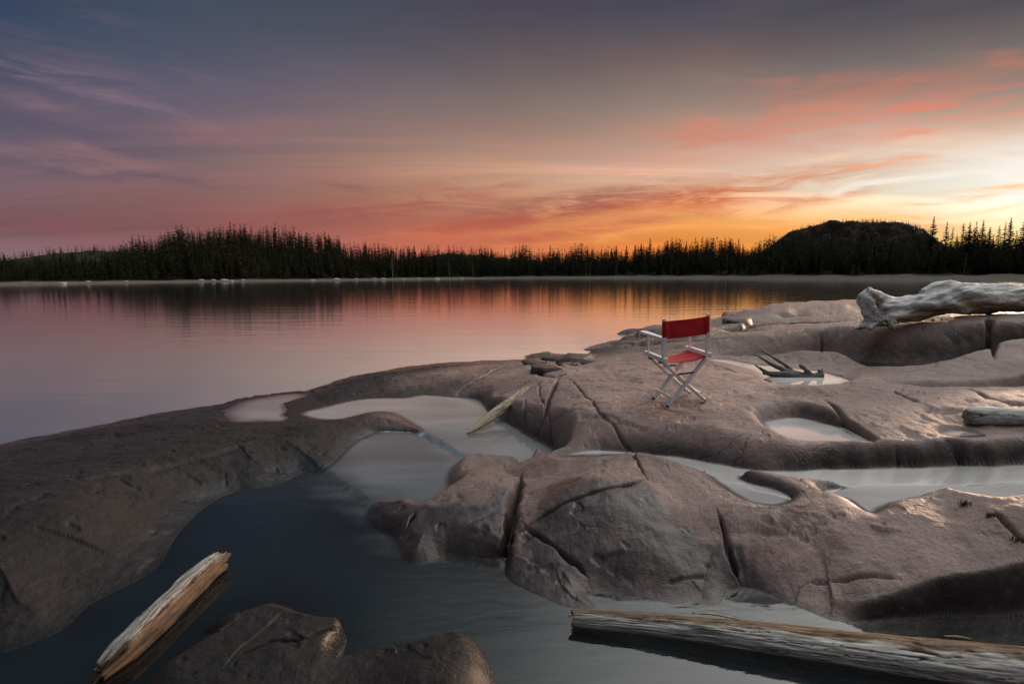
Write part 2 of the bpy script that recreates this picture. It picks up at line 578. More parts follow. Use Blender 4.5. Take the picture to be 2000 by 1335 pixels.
# ---- outlines of standing water (picture x, picture y, how far the bank takes to rise, metres)
NEAR = [
    (-250, 1330, .9), (0, 1268, .9), (120, 1222, .8), (180, 1172, .8), (260, 1130, .8), (312, 1098, .7), (335, 1052, .7), (362, 1022, .9), (402, 984, .9),
    (452, 958, .9), (500, 950, .85), (550, 938, .8), (592, 920, .7), (634, 916, .6), (668, 886, .6), (702, 859, .55), (740, 845, .5), (786, 844, .4), (822, 846, .3),
    (808, 834, .4), (778, 815, .5), (752, 808, .5), (719, 810, .5), (670, 822, .5), (620, 822, .6), (590, 812, .6), (640, 797, .7), (688, 786, .8), (736, 781, .8), (790, 781, .7), (830, 775, .7),
    (888, 779, .6), (918, 781, .35), (941, 786, .2), (950, 802, .1), (972, 815, .14), (1006, 836, .16), (1040, 857, .2), (1082, 882, .2), (1096, 902, .16),
    (1088, 925, .1), (1064, 910, .15), (1050, 903, .12), (1034, 912, .1), (1022, 928, .08), (1012, 916, .08), (972, 906, .10), (935, 899, .12), (905, 900, .12),
    (888, 916, .12), (878, 938, .14), (882, 968, .16), (854, 984, .18), (822, 1000, .16), (811, 991, .1), (780, 989, .12), (738, 984, .12),
    (720, 1002, .12), (730, 1024, .12), (764, 1038, .12), (774, 1055, .1), (782, 1075, .16), (804, 1091, .18), (838, 1088, .2), (872, 1077, .18), (938, 1085, .14), (984, 1090, .05),
    (985, 1114, .14), (1002, 1131, .22), (1050, 1155, .25), (1110, 1180, .2), (1164, 1181, .1), (1142, 1152, .12), (1170, 1145, .2), (1260, 1163, .25), (1350, 1176, .25), (1402, 1172, .2), (1416, 1151, .14),
    (1445, 1140, .14), (1480, 1145, .3), (1540, 1170, .45), (1600, 1195, .4), (1632, 1206, .2), (1700, 1204, .05), (1800, 1201, .05), (1900, 1196, .05), (2000, 1190, .05), (2200, 1183, .06),
    (2500, 1250, .3), (2600, 1500, .3), (2000, 1750, .3), (1300, 1750, .3), (1000, 1500, .25),
    (968, 1335, .18), (958, 1292, .16), (934, 1255, .14), (890, 1238, .16), (840, 1246, .2), (800, 1262, .14), (742, 1268, .12), (700, 1280, .12), (664, 1300, .08), (655, 1285, .06),
    (677, 1243, .05), (668, 1226, .07), (630, 1218, .10), (592, 1195, .14), (545, 1175, .14), (500, 1185, .14), (470, 1195, .12), (395, 1226, .12), (418, 1238, .12), (345, 1280, .14), (290, 1320, .15),
    (255, 1380, .2), (200, 1500, .3), (-100, 1700, .3), (-500, 1600, .5),
]
MIDUP = [(640, 918, 0), (652, 934, 0), (672, 950, 0), (700, 968, 0), (716, 978, 0), (728, 992, 0), (790, 1030, 0), (840, 1040, 0), (950, 1010, 0), (1150, 960, 0), (1150, 860, 0), (1000, 740, 0), (600, 740, 0), (560, 830, 0), (600, 880, 0)]
UPPER = [(815, 845, 0), (838, 848, 0), (860, 862, 0), (885, 880, 0), (900, 892, 0), (912, 908, 0), (950, 930, 0), (1150, 960, 0), (1150, 860, 0), (1000, 740, 0), (600, 740, 0), (560, 830, 0), (790, 838, 0)]
BACKPOOL = [  # the long bright pool in front of the shelf
    (1098, 890, .1), (1122, 880, .14), (1160, 878, .16), (1220, 881, .16), (1290, 886, .2), (1345, 892, .22), (1400, 905, .25), (1470, 916, .22), (1560, 919, .16), (1700, 914, .12), (1800, 911, .10), (1900, 908, .09), (2000, 904, .09), (2250, 898, .06),
    (2250, 1000, .2), (2000, 993, .2), (1930, 992, .2), (1895, 988, .16), (1880, 984, .14), (1850, 974, .12), (1790, 972, .12), (1748, 978, .14), (1724, 990, .16), (1710, 1002, .2), (1684, 996, .2), (1658, 977, .2), (1612, 964, .14),
    (1640, 949, .12), (1560, 944, .12), (1500, 934, .1), (1448, 930, .1), (1470, 945, .1), (1528, 964, .1), (1536, 975, .1), (1502, 984, .14), (1460, 979, .2), (1420, 956, .22), (1382, 930, .22), (1332, 914, .22), (1282, 899, .22), (1232, 889, .2), (1150, 887, .16),
]
BRANCHPOOL = [(1385, 701, .25), (1425, 702, .25), (1480, 711, .3), (1540, 718, .3), (1600, 724, .25), (1640, 735, .18), (1664, 745, .12), (1640, 751, .14), (1575, 756, .2), (1518, 753, .2), (1488, 738, .2), (1464, 722, .25), (1430, 712, .25), (1395, 706, .2)]
SHELFPOOL = [(1486, 826, .16), (1518, 817, .14), (1562, 814, .12), (1610, 825, .06), (1650, 838, .04), (1690, 858, .04), (1708, 867, .06), (1640, 864, .14), (1560, 861, .16), (1514, 848, .16)]
SMALLPOOL = [(1833, 845, .1), (1850, 840, .07), (1880, 839, .05), (1908, 844, .05), (1924, 850, .08), (1890, 853, .14), (1850, 851, .14)]
DARKPOOL = [(1395, 695, .45), (1470, 693, .45), (1590, 690, .42), (1640, 697, .42), (1700, 706, .42), (1800, 710, .42), (1900, 713, .40), (1960, 716, .35), (2060, 716, .06), (2250, 716, .06),
            (2250, 732, .4), (2060, 728, .35), (1940, 722, .3), (1860, 728, .3), (1780, 730, .3), (1705, 722, .35), (1650, 707, .35), (1560, 699, .3), (1470, 699, .25)]
SLOT = [(1740, 752, .2), (1800, 753, .12), (1900, 755, .08), (2000, 752, .06), (2150, 752, .06), (2150, 757, .4), (2000, 757, .4), (1900, 759, .4), (1800, 757, .4)]
WETSTRIP = [(1436, 1046, .1), (1462, 1044, .06), (1484, 1056, .05), (1508, 1078, .05), (1518, 1094, .06), (1494, 1082, .08), (1466, 1064, .08)]
WASH = [(440, 808, .2), (470, 786, .2), (520, 775, .2), (580, 768, .15), (612, 778, .12), (618, 790, .2), (660, 800, .3), (600, 816, .3), (520, 824, .3), (460, 824, .2)]
LAKE = [
    (-900, 1130, 1.2), (-400, 960, 1.2), (0, 866, 1.1), (150, 838, 1.0), (300, 808, .9), (430, 789, .8), (520, 774, .7), (600, 762, .7), (650, 746, .6), (690, 734, .5), (760, 722, .6), (830, 711, .6), (900, 706, .6),
    (1000, 702, .5), (1026, 700, .2), (1030, 692, .2), (1062, 688, .25), (1120, 692, .3), (1180, 697, .35), (1230, 697, .25), (1200, 691, .2), (1145, 684, .2), (1170, 672, .4), (1262, 663, .4), (1240, 656, .4), (1200, 652, .4), (1262, 645, .5), (1340, 643, .5), (1410, 638, .3),
    (1402, 630, .15), (1470, 622, .3), (1490, 612, .5), (1560, 607, .6), (1680, 603, .8), (2000, 596, .8), (2600, 590, 1.0), (5000, 580, 1.0), (5000, 540, 1.0), (-5000, 540, 1.0), (-5000, 900, 1.0),
]

HGT = BASE.copy()
WDIST = np.full(HGT.shape, 9.0, np.float32)   # distance to the nearest standing water
WETD = WDIST.copy()   # the same, without the rain puddles, which leave no wave-washed margin
POOLS = []


def carve(pix, level, depth=0.25, dw=0.25, n=3, name=None, levelf=None, rough=0.0):
    poly = world_poly(pix, level, n)
    m = 1.6
    x0, x1 = poly[:, 0].min() - m, poly[:, 0].max() + m
    y0, y1 = poly[:, 1].min() - m, poly[:, 1].max() + m
    mask = (GX > x0) & (GX < x1) & (GY > y0) & (GY < y1)
    x = GX[mask]
    y = GY[mask]
    if rough:
        x = x + rough * fbm(GX[mask] * 2.5, GY[mask] * 2.5, 2, 71)
        y = y + rough * fbm(GX[mask] * 2.5, GY[mask] * 2.5, 2, 72)
    d, w = sdf(poly, x, y)
    L = np.full(x.shape, level) if levelf is None else levelf(GX[mask], GY[mask])
    B = HGT[mask]
    B = np.where(d > 0, np.maximum(B, L + 0.006 - 0.42 * np.maximum(d - 0.10, 0)), B)
    t = np.clip(d / np.maximum(w, 1e-3), 0, 1)
    prof = 1 - (1 - t) ** 2
    outside = L + 0.0 + (np.maximum(B, L + 0.004) - L) * prof
    inside = L - depth * (1 - np.exp(np.minimum(d, 0) / dw)) - 0.002
    HGT[mask] = np.where(d > 0, np.where(d < w, outside, B), inside)
    WDIST[mask] = np.minimum(WDIST[mask], np.maximum(d, 0))
    if name in ('lake', 'wash pool', 'near pool', 'long pool'):
        WETD[mask] = np.minimum(WETD[mask], np.maximum(d, 0))
    full = np.full(HGT.shape, 9.0, np.float32)
    full[mask] = d
    if name:
        POOLS.append((name, level, levelf, full))
    return full


def hit(px, py, fld=None):
    """where the sight line through a picture point meets the rock"""
    f = HGT if fld is None else fld
    d = ray(px, py)
    h = math.hypot(d[0], d[1])
    az = math.atan2(d[0], d[1])
    rr = np.geomspace(1.0, 45, 6000)
    zr = CAMZ + d[2] / h * rr
    zt = bilin(f, np.full(rr.shape, az), rr)
    k = np.argmax(zt >= zr)
    if k == 0:
        k = len(rr) - 1
    r = rr[k]
    return np.array([r * math.sin(az), r * math.cos(az), float(zt[k])])


def ground(x, y):
    return float(bilin(HGT, math.atan2(x, y), math.hypot(x, y)))


def auto_level(pix, drop=0.005):
    L = 0.5
    for _ in range(6):
        pl = world_poly(pix, L, 2)
        L = float(np.percentile(bilin(HGT, np.arctan2(pl[:, 0], pl[:, 1]), np.hypot(pl[:, 0], pl[:, 1])), 12)) - drop
    return L


_mid = world_poly(MIDUP, 0.03)
_upp = world_poly(UPPER, 0.05)


def near_level(x, y):
    d1, _ = sdf(_mid, x, y)
    d2, _ = sdf(_upp, x, y)
    r = 0.05 * fbm(x * 2.6, y * 2.6, 4, 9)
    return 0.024 * sst((-d1 + r) / 0.10 + 0.5) + 0.024 * sst((-d2 + r) / 0.10 + 0.5)


LB = 0.30


def shelf(pix, dz, level, w=0.07, seed=0):
    poly = world_poly([(a, b, 0) for a, b in pix], level, 3)
    m = 0.5
    mask = (GX > poly[:, 0].min() - m) & (GX < poly[:, 0].max() + m) & (GY > poly[:, 1].min() - m) & (GY < poly[:, 1].max() + m)
    n = 0.12 * fbm(GX[mask] * 0.6, GY[mask] * 0.6, 2, 400 + seed)
    w = w * np.maximum(1.0, RR[mask] / 4.5)
    d, _ = sdf(poly, GX[mask] + n, GY[mask] + n)
    HGT[mask] += dz * sst(-d / w)


shelf([(1142, 686), (1180, 691), (1260, 693), (1330, 692), (1392, 692), (1470, 664), (1400, 657), (1320, 662), (1250, 666), (1170, 672)], .10, .2, seed=1)
shelf([(1200, 656), (1262, 664), (1330, 664), (1400, 658), (1470, 651), (1570, 640), (1500, 633), (1420, 641), (1330, 643), (1262, 646)], .14, .3, seed=2)
shelf([(1404, 636), (1480, 635), (1560, 632), (1690, 628), (1800, 612), (1700, 600), (1560, 603), (1490, 609), (1475, 617), (1404, 624)], .13, .4, seed=3)
shelf([(1560, 624), (1690, 620), (1800, 606), (1700, 600), (1600, 604)], .06, .6, seed=4)
carve(LAKE, 0.0, 1.2, 1.5, name='lake', rough=0.06)
carve(WASH, 0.045, 0.03, 0.2, name='wash pool', rough=0.03)
carve(DARKPOOL, 0.49, 0.10, 0.1, name='dark pool', rough=0.015)
carve(BRANCHPOOL, 0.505, 0.05, 0.2, name='branch pool', rough=0.03)
carve(SLOT, 0.53, 0.08, 0.06, rough=0.03)
LSH = 0.445
carve(SHELFPOOL, LSH, 0.05, 0.1, name='shelf pool', rough=0.012)
LSM = 0.478
carve(SMALLPOOL, LSM, 0.04, 0.1, name='small pool', rough=0.01)
carve(BACKPOOL, LB, 0.16, 0.25, name='long pool', rough=0.04)
carve(NEAR, 0.02, 0.40, 1.0, name='near pool', levelf=near_level, rough=0.012)

# ---- relief: swells, glacial grooves, small pits, all fading out at the water's edge
edge = np.clip(WDIST / 0.16, 0, 1).astype(np.float64)
ca_, sa_ = math.cos(math.radians(24)), math.sin(math.radians(24))
gu = GX * ca_ + GY * sa_
gv = -GX * sa_ + GY * ca_
relief = 0.010 * fbm(GX * 2.3, GY * 2.3, 4, 21)
relief += (0.004 + 0.005 * sst(GX + 1.0)) * fbm(gu * 0.7, gv * 5.0, 4, 31) * np.clip(0.5 + fbm(GX * 0.5, GY * 0.5, 2, 33), 0, 1)
relief += 0.0035 * fbm(GX * 11, GY * 11, 3, 41)
steps = np.clip(fbm(gu * 0.35, gv * 1.6, 4, 51) * 2.6, -1, 1)
relief += 0.006 * np.tanh(steps * 2.5) * np.clip(0.3 - GX * 0.25, 0, 1)
# flakes: plates of rock that have lifted off, leaving low sharp steps
def plates(scale, seed, warp):
    x = GX * scale + warp * fbm(GX * 1.5, GY * 1.5, 3, seed)
    y = GY * scale * 1.3 + warp * fbm(GX * 1.5, GY * 1.5, 3, seed + 1)
    bx, by = np.floor(x), np.floor(y)
    best = np.full(x.shape, 9.0, np.float32)
    idv = np.zeros(x.shape, np.float32)
    for dx in (-1, 0, 1):
        for dy in (-1, 0, 1):
            jx, jy = (bx + dx).astype(np.int64), (by + dy).astype(np.int64)
            d = (x - jx - _hash(jx, jy, seed)) ** 2 + (y - jy - _hash(jx, jy, seed + 9)) ** 2
            k = d < best
            best = np.where(k, d, best)
            idv = np.where(k, _hash(jx, jy, seed + 4), idv)
    return idv - 0.5


PL = plates(1.3, 301, 0.9)
PLM = sst((fbm(GX * 0.45, GY * 0.45, 3, 311) - 0.02) / 0.25) * sst(GX + 0.8)
relief += 0.022 * PL * PLM
relief += 0.010 * sst(GX + 0.8) * plates(3.4, 321, 0.8) * sst((fbm(GX * 0.8, GY * 0.8, 3, 331) - 0.1) / 0.25)
far_fine = np.clip(1.6 - RR / 25.0, 0.2, 1)
_g0 = np.abs(np.gradient(HGT, axis=1) / np.gradient(RR, axis=1))
relief *= 1 - 0.85 * sst((_g0 - 0.7) / 0.8)
HGT += np.where(RR < 60, relief * (0.12 + 0.88 * edge) * far_fine, 0)
pit = fbm(GX * 5.2, GY * 5.2, 3, 61)
HGT -= 0.012 * sst((pit - 0.55) / 0.25) * edge

# steep faces are broken rock rather than polished
gz_r = np.abs(np.gradient(HGT, axis=1) / np.gradient(RR, axis=1))
steep = sst((gz_r - 0.9) / 1.2)
HGT += steep * 0.009 * fbm(GX * 6, (GY + HGT * 2) * 6, 4, 77)

DIRT = np.zeros(HGT.shape, np.float32)


def crack(pix, w=0.02, depth=0.05, jit=0.03, seed=1, dirt=0.8):
    rng = np.random.default_rng(seed)
    P = [hit(px, py)[:2] for px, py in pix]
    for _ in range(3):
        Q = [P[0]]
        for a, b in zip(P[:-1], P[1:]):
            m = (a + b) / 2
            L = np.linalg.norm(b - a)
            t = (b - a)[::-1] * np.array([1, -1])
            Q += [m + t * rng.normal(0, 0.5) * jit * 3 / 1.0 * min(1, 0.3 / max(L, 0.05)) * 0.5, b]
        P = Q
    P = np.array(P)
    m = 0.25
    mask = (GX > P[:, 0].min() - m) & (GX < P[:, 0].max() + m) & (GY > P[:, 1].min() - m) & (GY < P[:, 1].max() + m)
    x, y = GX[mask], GY[mask]
    best = np.full(x.shape, 9.0)
    tt = np.zeros(x.shape)
    n = len(P) - 1
    for i in range(n):
        a, b = P[i], P[i + 1]
        e = b - a
        t = np.clip(((x - a[0]) * e[0] + (y - a[1]) * e[1]) / (e @ e + 1e-9), 0, 1)
        d = np.hypot(x - a[0] - t * e[0], y - a[1] - t * e[1])
        k = d < best
        best = np.where(k, d, best)
        tt = np.where(k, (i + t) / n, tt)
    taper = np.clip(np.minimum(tt, 1 - tt) * 8, 0.25, 1)
    w = w * 0.72
    ww = w * taper * (0.75 + 0.5 * fbm(x * 5, y * 5, 2, seed))
    ww = np.maximum(ww, 0.5 * w * 0.4)
    g = np.exp(-(best / ww) ** 2)
    shoulder = np.exp(-(best / (ww * 3.5)) ** 2)
    HGT[mask] -= 1.15 * depth * taper * g + 0.08 * depth * shoulder * taper
    DIRT[mask] = np.maximum(DIRT[mask], dirt * np.exp(-(best / (ww * 0.9)) ** 2))


crack([(1092, 736), (1080, 761), (1070, 788), (1066, 808), (1053, 839), (1043, 857)], .03, .10, seed=1)
crack([(1053, 741), (1056, 778), (1073, 818), (1076, 852), (1080, 874)], .014, .035, seed=2)
crack([(992, 711), (952, 731), (911, 754), (888, 776)], .03, .07, seed=3)
crack([(960, 722), (921, 741), (893, 757)], .014, .03, seed=31)
crack([(1039, 741), (989, 765), (958, 781)], .022, .06, seed=4)
crack([(1060, 742), (1020, 768), (985, 795), (968, 808)], .026, .07, seed=41)
crack([(1026, 778), (1024, 812), (1030, 842)], .014, .03, seed=5)
crack([(1105, 735), (1120, 745), (1145, 775), (1170, 805), (1200, 830), (1215, 860), (1230, 880), (1250, 910), (1265, 935)], .016, .04, seed=6)
crack([(1150, 770), (1110, 800), (1075, 830)], .008, .015, seed=61)
crack([(1610, 780), (1635, 795), (1650, 830), (1675, 845), (1708, 864)], .03, .06, seed=7)
crack([(1265, 935), (1215, 948), (1165, 957), (1100, 980), (1045, 1015), (1000, 1040)], .022, .05, seed=8)
crack([(1400, 995), (1415, 1035), (1425, 1080), (1442, 1134)], .022, .05, seed=9)
crack([(1570, 1137), (1650, 1132), (1700, 1122), (1760, 1130)], .014, .03, seed=10)
crack([(1018, 928), (1009, 963), (999, 1004), (992, 1037), (989, 1060), (988, 1086)], .05, .14, seed=11)
crack([(810, 1000), (797, 1027), (782, 1052)], .022, .06, seed=12)
crack([(1750, 872), (1754, 890), (1756, 908)], .03, .06, seed=13)
crack([(1845, 857), (1865, 875), (1882, 900)], .03, .06, seed=14)
crack([(1925, 622), (1932, 650), (1942, 700)], .05, .16, seed=15)
crack([(1600, 652), (1606, 670), (1604, 690)], .03, .08, seed=16)
crack([(1800, 640), (1870, 655), (1930, 660)], .05, .06, seed=17)
crack([(490, 1190), (430, 1230), (350, 1270)], .012, .012, seed=18)
crack([(668, 1236), (600, 1243), (525, 1252), (450, 1285)], .014, .035, seed=19)
crack([(560, 1190), (500, 1240), (430, 1310)], .012, .012, seed=20)
crack([(1940, 1000), (1975, 1030), (2005, 1062)], .016, .03, seed=21)
crack([(1890, 760), (1930, 778), (1975, 788), (2010, 790)], .03, .05, seed=22)
crack([(1745, 762), (1770, 775), (1795, 785)], .03, .05, seed=23)
crack([(1150, 1130), (1110, 1090), (1060, 1050), (1020, 1020)], .02, .03, seed=24)
crack([(1300, 1140), (1340, 1128), (1380, 1122)], .010, .02, seed=25)
crack([(160, 935), (300, 915), (440, 880), (520, 858)], .06, .03, seed=26, dirt=.3)
crack([(1395, 641), (1440, 638), (1480, 634), (1560, 630), (1650, 626)], .16, .40, seed=29)
crack([(1240, 655), (1330, 652), (1420, 646), (1500, 643)], .10, .22, seed=42)
crack([(1180, 676), (1260, 670), (1340, 665)], .07, .14, seed=43)
crack([(1470, 612), (1560, 618), (1640, 612)], .06, .10, seed=30)
crack([(1300, 660), (1400, 662), (1500, 652)], .05, .06, seed=33)
crack([(1030, 705), (1060, 712), (1090, 708), (1130, 712), (1160, 704)], .07, .14, seed=34)
crack([(1045, 722), (1062, 732), (1085, 735), (1105, 728)], .06, .12, seed=35)
crack([(1085, 694), (1090, 708), (1095, 720)], .05, .12, seed=36)
crack([(720, 740), (760, 736), (820, 722)], .04, .03, seed=37, dirt=.4)
crack([(900, 713), (860, 715), (830, 717)], .06, .05, seed=38, dirt=.6)
# shallow flaked scars on the front rock
for k, (px, py, rx, ry) in enumerate([(1555, 1017, .10, .05), (1512, 1032, .09, .03), (1600, 1024, .05, .025), (1556, 1043, .04, .02), (1586, 1036, .035, .018), (1636, 1006, .05, .02), (1500, 1015, .04, .02), (1570, 1054, .03, .012),
                                      (215, 940, .22, .06), (1570, 765, .35, .14), (1840, 803, .22, .05), (1520, 992, .2, .02)]):
    c = hit(px, py)
    rr_ = np.hypot((GX - c[0]) / rx, (GY - c[1]) / ry / 1.6)
    m_ = rr_ < 2.0
    sh = np.zeros(HGT.shape)
    sh[m_] = sst((1.0 + 0.45 * fbm(GX[m_] * 9, GY[m_] * 9, 3, 90 + k) - rr_[m_]) / 0.12)
    HGT -= 0.010 * sh
    DIRT = np.maximum(DIRT, (0.35 * sh).astype(np.float32))

# wetness: a wet margin round the water and one splashed slope at the front
wetpoly = world_poly([(990, 1060, 0), (1080, 960, 0), (1180, 970, 0), (1290, 1000, 0), (1370, 1060, 0), (1440, 1050, 0), (1530, 1100, 0), (1660, 1170, 0), (1640, 1215, 0), (1400, 1190, 0), (1150, 1190, 0), (980, 1120, 0)], 0.2)
wd, _ = sdf(wetpoly, GX, GY)
wet = np.exp(-(np.maximum(WETD, 0) / (0.07 + 0.04 * fbm(GX * 2.5, GY * 2.5, 3, 88))) ** 2)
wet = np.maximum(wet, sst((0.05 - wd + 0.14 * fbm(GX * 2.2, GY * 2.2, 4, 83)) / 0.12))
leftb = world_poly([(720, 985, 0), (880, 1000, 0), (1000, 990, 0), (1010, 1100, 0), (760, 1110, 0)], 0.1)
wd2, _ = sdf(leftb, GX, GY)
wet = np.maximum(wet, sst((0.03 - wd2 + 0.1 * fbm(GX * 3, GY * 3, 3, 84)) / 0.12))
lakew = sst((0.10 - HGT) / 0.08) * (RR > 4)
strip, _ = sdf(world_poly(WETSTRIP, 0.28), GX, GY)
wet = np.maximum(wet, 1.25 * sst((0.02 - strip + 0.03 * fbm(GX * 6, GY * 6, 3, 85)) / 0.03))
wet = np.clip(np.maximum(wet, lakew), 0, 1.3)
# light falloff painted into the rock colour: darker at left, near left, far back
DIM = np.clip(sst((0.35 - GX + 0.5 * fbm(GX * 0.8, GY * 0.8, 3, 86) - 0.11 * (RR - 5)) / 2.2) + 0.9 * sst((3.6 - RR) / 0.9) * sst((0.5 - GX) / 1.0) + 0.42 * sst((RR - 8.5) / 3.0), 0, 1)
STEEP = steep
wet = np.where(WDIST <= 0, 0.4, wet)   # under water there is no gloss of a wet film


def quads(mask_v):
    """quads of the polar grid all of whose cells touch mask_v (NA, NR), with compact indices"""
    c = mask_v[:-1, :-1] | mask_v[1:, :-1] | mask_v[:-1, 1:] | mask_v[1:, 1:]
    ii, jj = np.nonzero(c)
    return ii, jj


def polar_mesh(name, z, ii, jj, sub, mats, attrs, kind, label, cat):
    q = np.stack([ii * NR + jj, ii * NR + jj + 1, (ii + 1) * NR + jj + 1, (ii + 1) * NR + jj], 1)
    used, inv = np.unique(q, return_inverse=True)
    q = inv.reshape(q.shape)[:, ::-1]
    V = np.stack([GX.ravel()[used], GY.ravel()[used], z.ravel()[used]], 1)
    o = mesh_obj(name, V, np.ascontiguousarray(q), mats, attrs={k: a.ravel()[used] for k, a in attrs.items()})
    return tag(o, label, cat, kind=kind)


# ------------------------------------------------------------------ rock material
def rock_material():
    m, T = new_mat('pink granite')
    pos = T.n('ShaderNodeNewGeometry').outputs['Position']
    wetn = T.attr('wet')
    dirt = T.attr('dirt')
    stp = T.attr('steep')
    big = T.noise(pos, 0.9, 5, 0.6)
    mid = T.noise(pos, 6.0, 6, 0.65)
    fine = T.noise(pos, 62.0, 3, 0.75)
    c = T.ramp(big, [(0.30, (0.185, 0.156, 0.144)), (0.5, (0.252, 0.218, 0.202)), (0.72, (0.325, 0.290, 0.268))])
    c = T.mix(T.ss(mid, 0.45, 0.75, 0, 0.55), c, T.mix(1.0, c, (0.62, 0.60, 0.60, 1), 'MULTIPLY'))
    dimn = T.attr('dim')
    c = T.mix(1.0, c, T.mix(dimn, (1.05, 0.855, 0.825, 1), (0.080, 0.082, 0.088, 1)), 'MULTIPLY')  # darkened colour stands in for light falling off across the rock
    # rusty streaks along the layering
    st = T.noise(T.scale(pos, (0.5, 3.2, 1), rot=(0, 0, math.radians(-24))), 1.7, 5, 0.6, 0.6)
    c = T.mix(T.ss(st, 0.55, 0.72, 0, 0.6), c, T.mix(1.0, c, (0.85, 0.58, 0.50, 1), 'MULTIPLY'))
    st2 = T.noise(T.scale(pos, (0.45, 2.6, 1), rot=(0, 0, math.radians(-30)), loc=(5, 2, 0)), 1.2, 5, 0.6, 0.4)
    c = T.mix(T.ss(st2, 0.56, 0.75, 0, 0.55), c, T.mix(1.0, c, (0.66, 0.72, 0.78, 1), 'MULTIPLY'))
    # mineral grains
    c = T.mix(T.ss(fine, 0.50, 0.66, 0, 0.6), c, T.mix(1.0, c, (0.38, 0.36, 0.36, 1), 'MULTIPLY'))
    c = T.mix(T.ss(T.noise(pos, 80.0, 2, 0.6), 0.56, 0.70, 0, 0.5), c, T.mix(1.0, c, (1.65, 1.6, 1.58, 1), 'MULTIPLY'))
    # black lichen on broken faces and in joints
    dk = T.noise(pos, 14.0, 5, 0.7)
    c = T.mix(T.math('MULTIPLY', stp, T.ss(dk, 0.3, 0.6, 0.35, 0.8)), c, (0.070, 0.056, 0.052, 1))
    c = T.mix(dirt, c, (0.028, 0.024, 0.022, 1))
    # hairline joints
    wv = T.n('ShaderNodeVectorMath', operation='ADD')
    T.set(wv.inputs[0], pos)
    nz = T.n('ShaderNodeTexNoise')
    T.set(nz.inputs['Vector'], pos)
    nz.inputs['Scale'].default_value = 3.0
    nz.inputs['Detail'].default_value = 4.0
    sc_ = T.n('ShaderNodeVectorMath', operation='SCALE')
    T.set(sc_.inputs[0], nz.outputs['Color'])
    sc_.inputs[3].default_value = 0.35
    T.set(wv.inputs[1], sc_.outputs[0])
    ve = T.n('ShaderNodeTexVoronoi', feature='DISTANCE_TO_EDGE')
    T.set(ve.inputs['Vector'], T.scale(wv.outputs[0], (1.0, 1.6, 0.6), rot=(0, 0, 0.5)))
    ve.inputs['Scale'].default_value = 1.15
    hair = T.math('MULTIPLY', T.ss(ve.outputs['Distance'], 0.012, 0.003), T.ss(T.noise(pos, 0.8, 3), 0.50, 0.64))
    c = T.mix(T.math('MULTIPLY', hair, 0.45), c, (0.035, 0.03, 0.028, 1))
    # pale crust lichen
    vo = T.n('ShaderNodeTexVoronoi', feature='F1')
    T.set(vo.inputs['Vector'], pos)
    vo.inputs['Scale'].default_value = 16.0
    spot = T.math('MULTIPLY', T.ss(T.math('ADD', vo.outputs['Distance'], T.math('MULTIPLY', mid, 0.12)), 0.22, 0.17), T.ss(T.noise(pos, 1.6, 3), 0.56, 0.68))
    c = T.mix(T.math('MULTIPLY', spot, T.math('MULTIPLY_ADD', dimn, -0.6, 0.6)), c, (0.46, 0.44, 0.40, 1))
    wn = T.math('MULTIPLY', wetn, T.ss(T.noise(pos, 3.5, 5, 0.65), 0.30, 0.5, 0.6, 1.0), clamp=True)
    c = T.mix(wn, c, T.mix(1.0, c, (0.22, 0.22, 0.235, 1), 'MULTIPLY'))
    rg = T.math('ADD', T.math('MULTIPLY', wn, -0.36), T.math('ADD', 0.54, T.math('MULTIPLY', T.math('SUBTRACT', mid, 0.5), 0.25)))
    bs = T.n('ShaderNodeBsdfPrincipled')
    T.set(bs.inputs['Base Color'], c)
    T.set(bs.inputs['Roughness'], rg)
    bs.inputs['IOR'].default_value = 1.45
    bs.inputs['Specular IOR Level'].default_value = 0.19
    T.set(bs.inputs['Coat Weight'], T.math('MULTIPLY', wn, 0.5, clamp=True))
    bs.inputs['Coat Roughness'].default_value = 0.40
    bs.inputs['Coat IOR'].default_value = 1.42
    b1 = T.bump(T.noise(pos, 38.0, 5, 0.7), 0.45, 0.006)
    b2 = T.bump(T.noise(pos, 9.0, 6, 0.65), 0.6, 0.03, b1)
    b2 = T.bump(T.math('SUBTRACT', 1.0, hair), 0.6, 0.01, b2)
    b2 = T.bump(T.noise(T.scale(pos, (1.2, 9, 3), rot=(0, 0, math.radians(-24))), 3.0, 5, 0.6), 0.18, 0.02, b2)
    T.set(bs.inputs['Normal'], b2)
    out = T.n('ShaderNodeOutputMaterial')
    T.set(out.inputs[0], bs.outputs[0])
    return m


ROCK = rock_material()
allm = np.ones((NA, NR), bool)
ii, jj = quads(allm)
rock = polar_mesh('rock_ground', HGT, ii, jj, 1, ROCK, {'wet': wet, 'dirt': DIRT, 'steep': STEEP, 'dim': DIM}, 'structure',
                  'smooth pinkish granite shore with cracks and rainwater pools', 'rock')


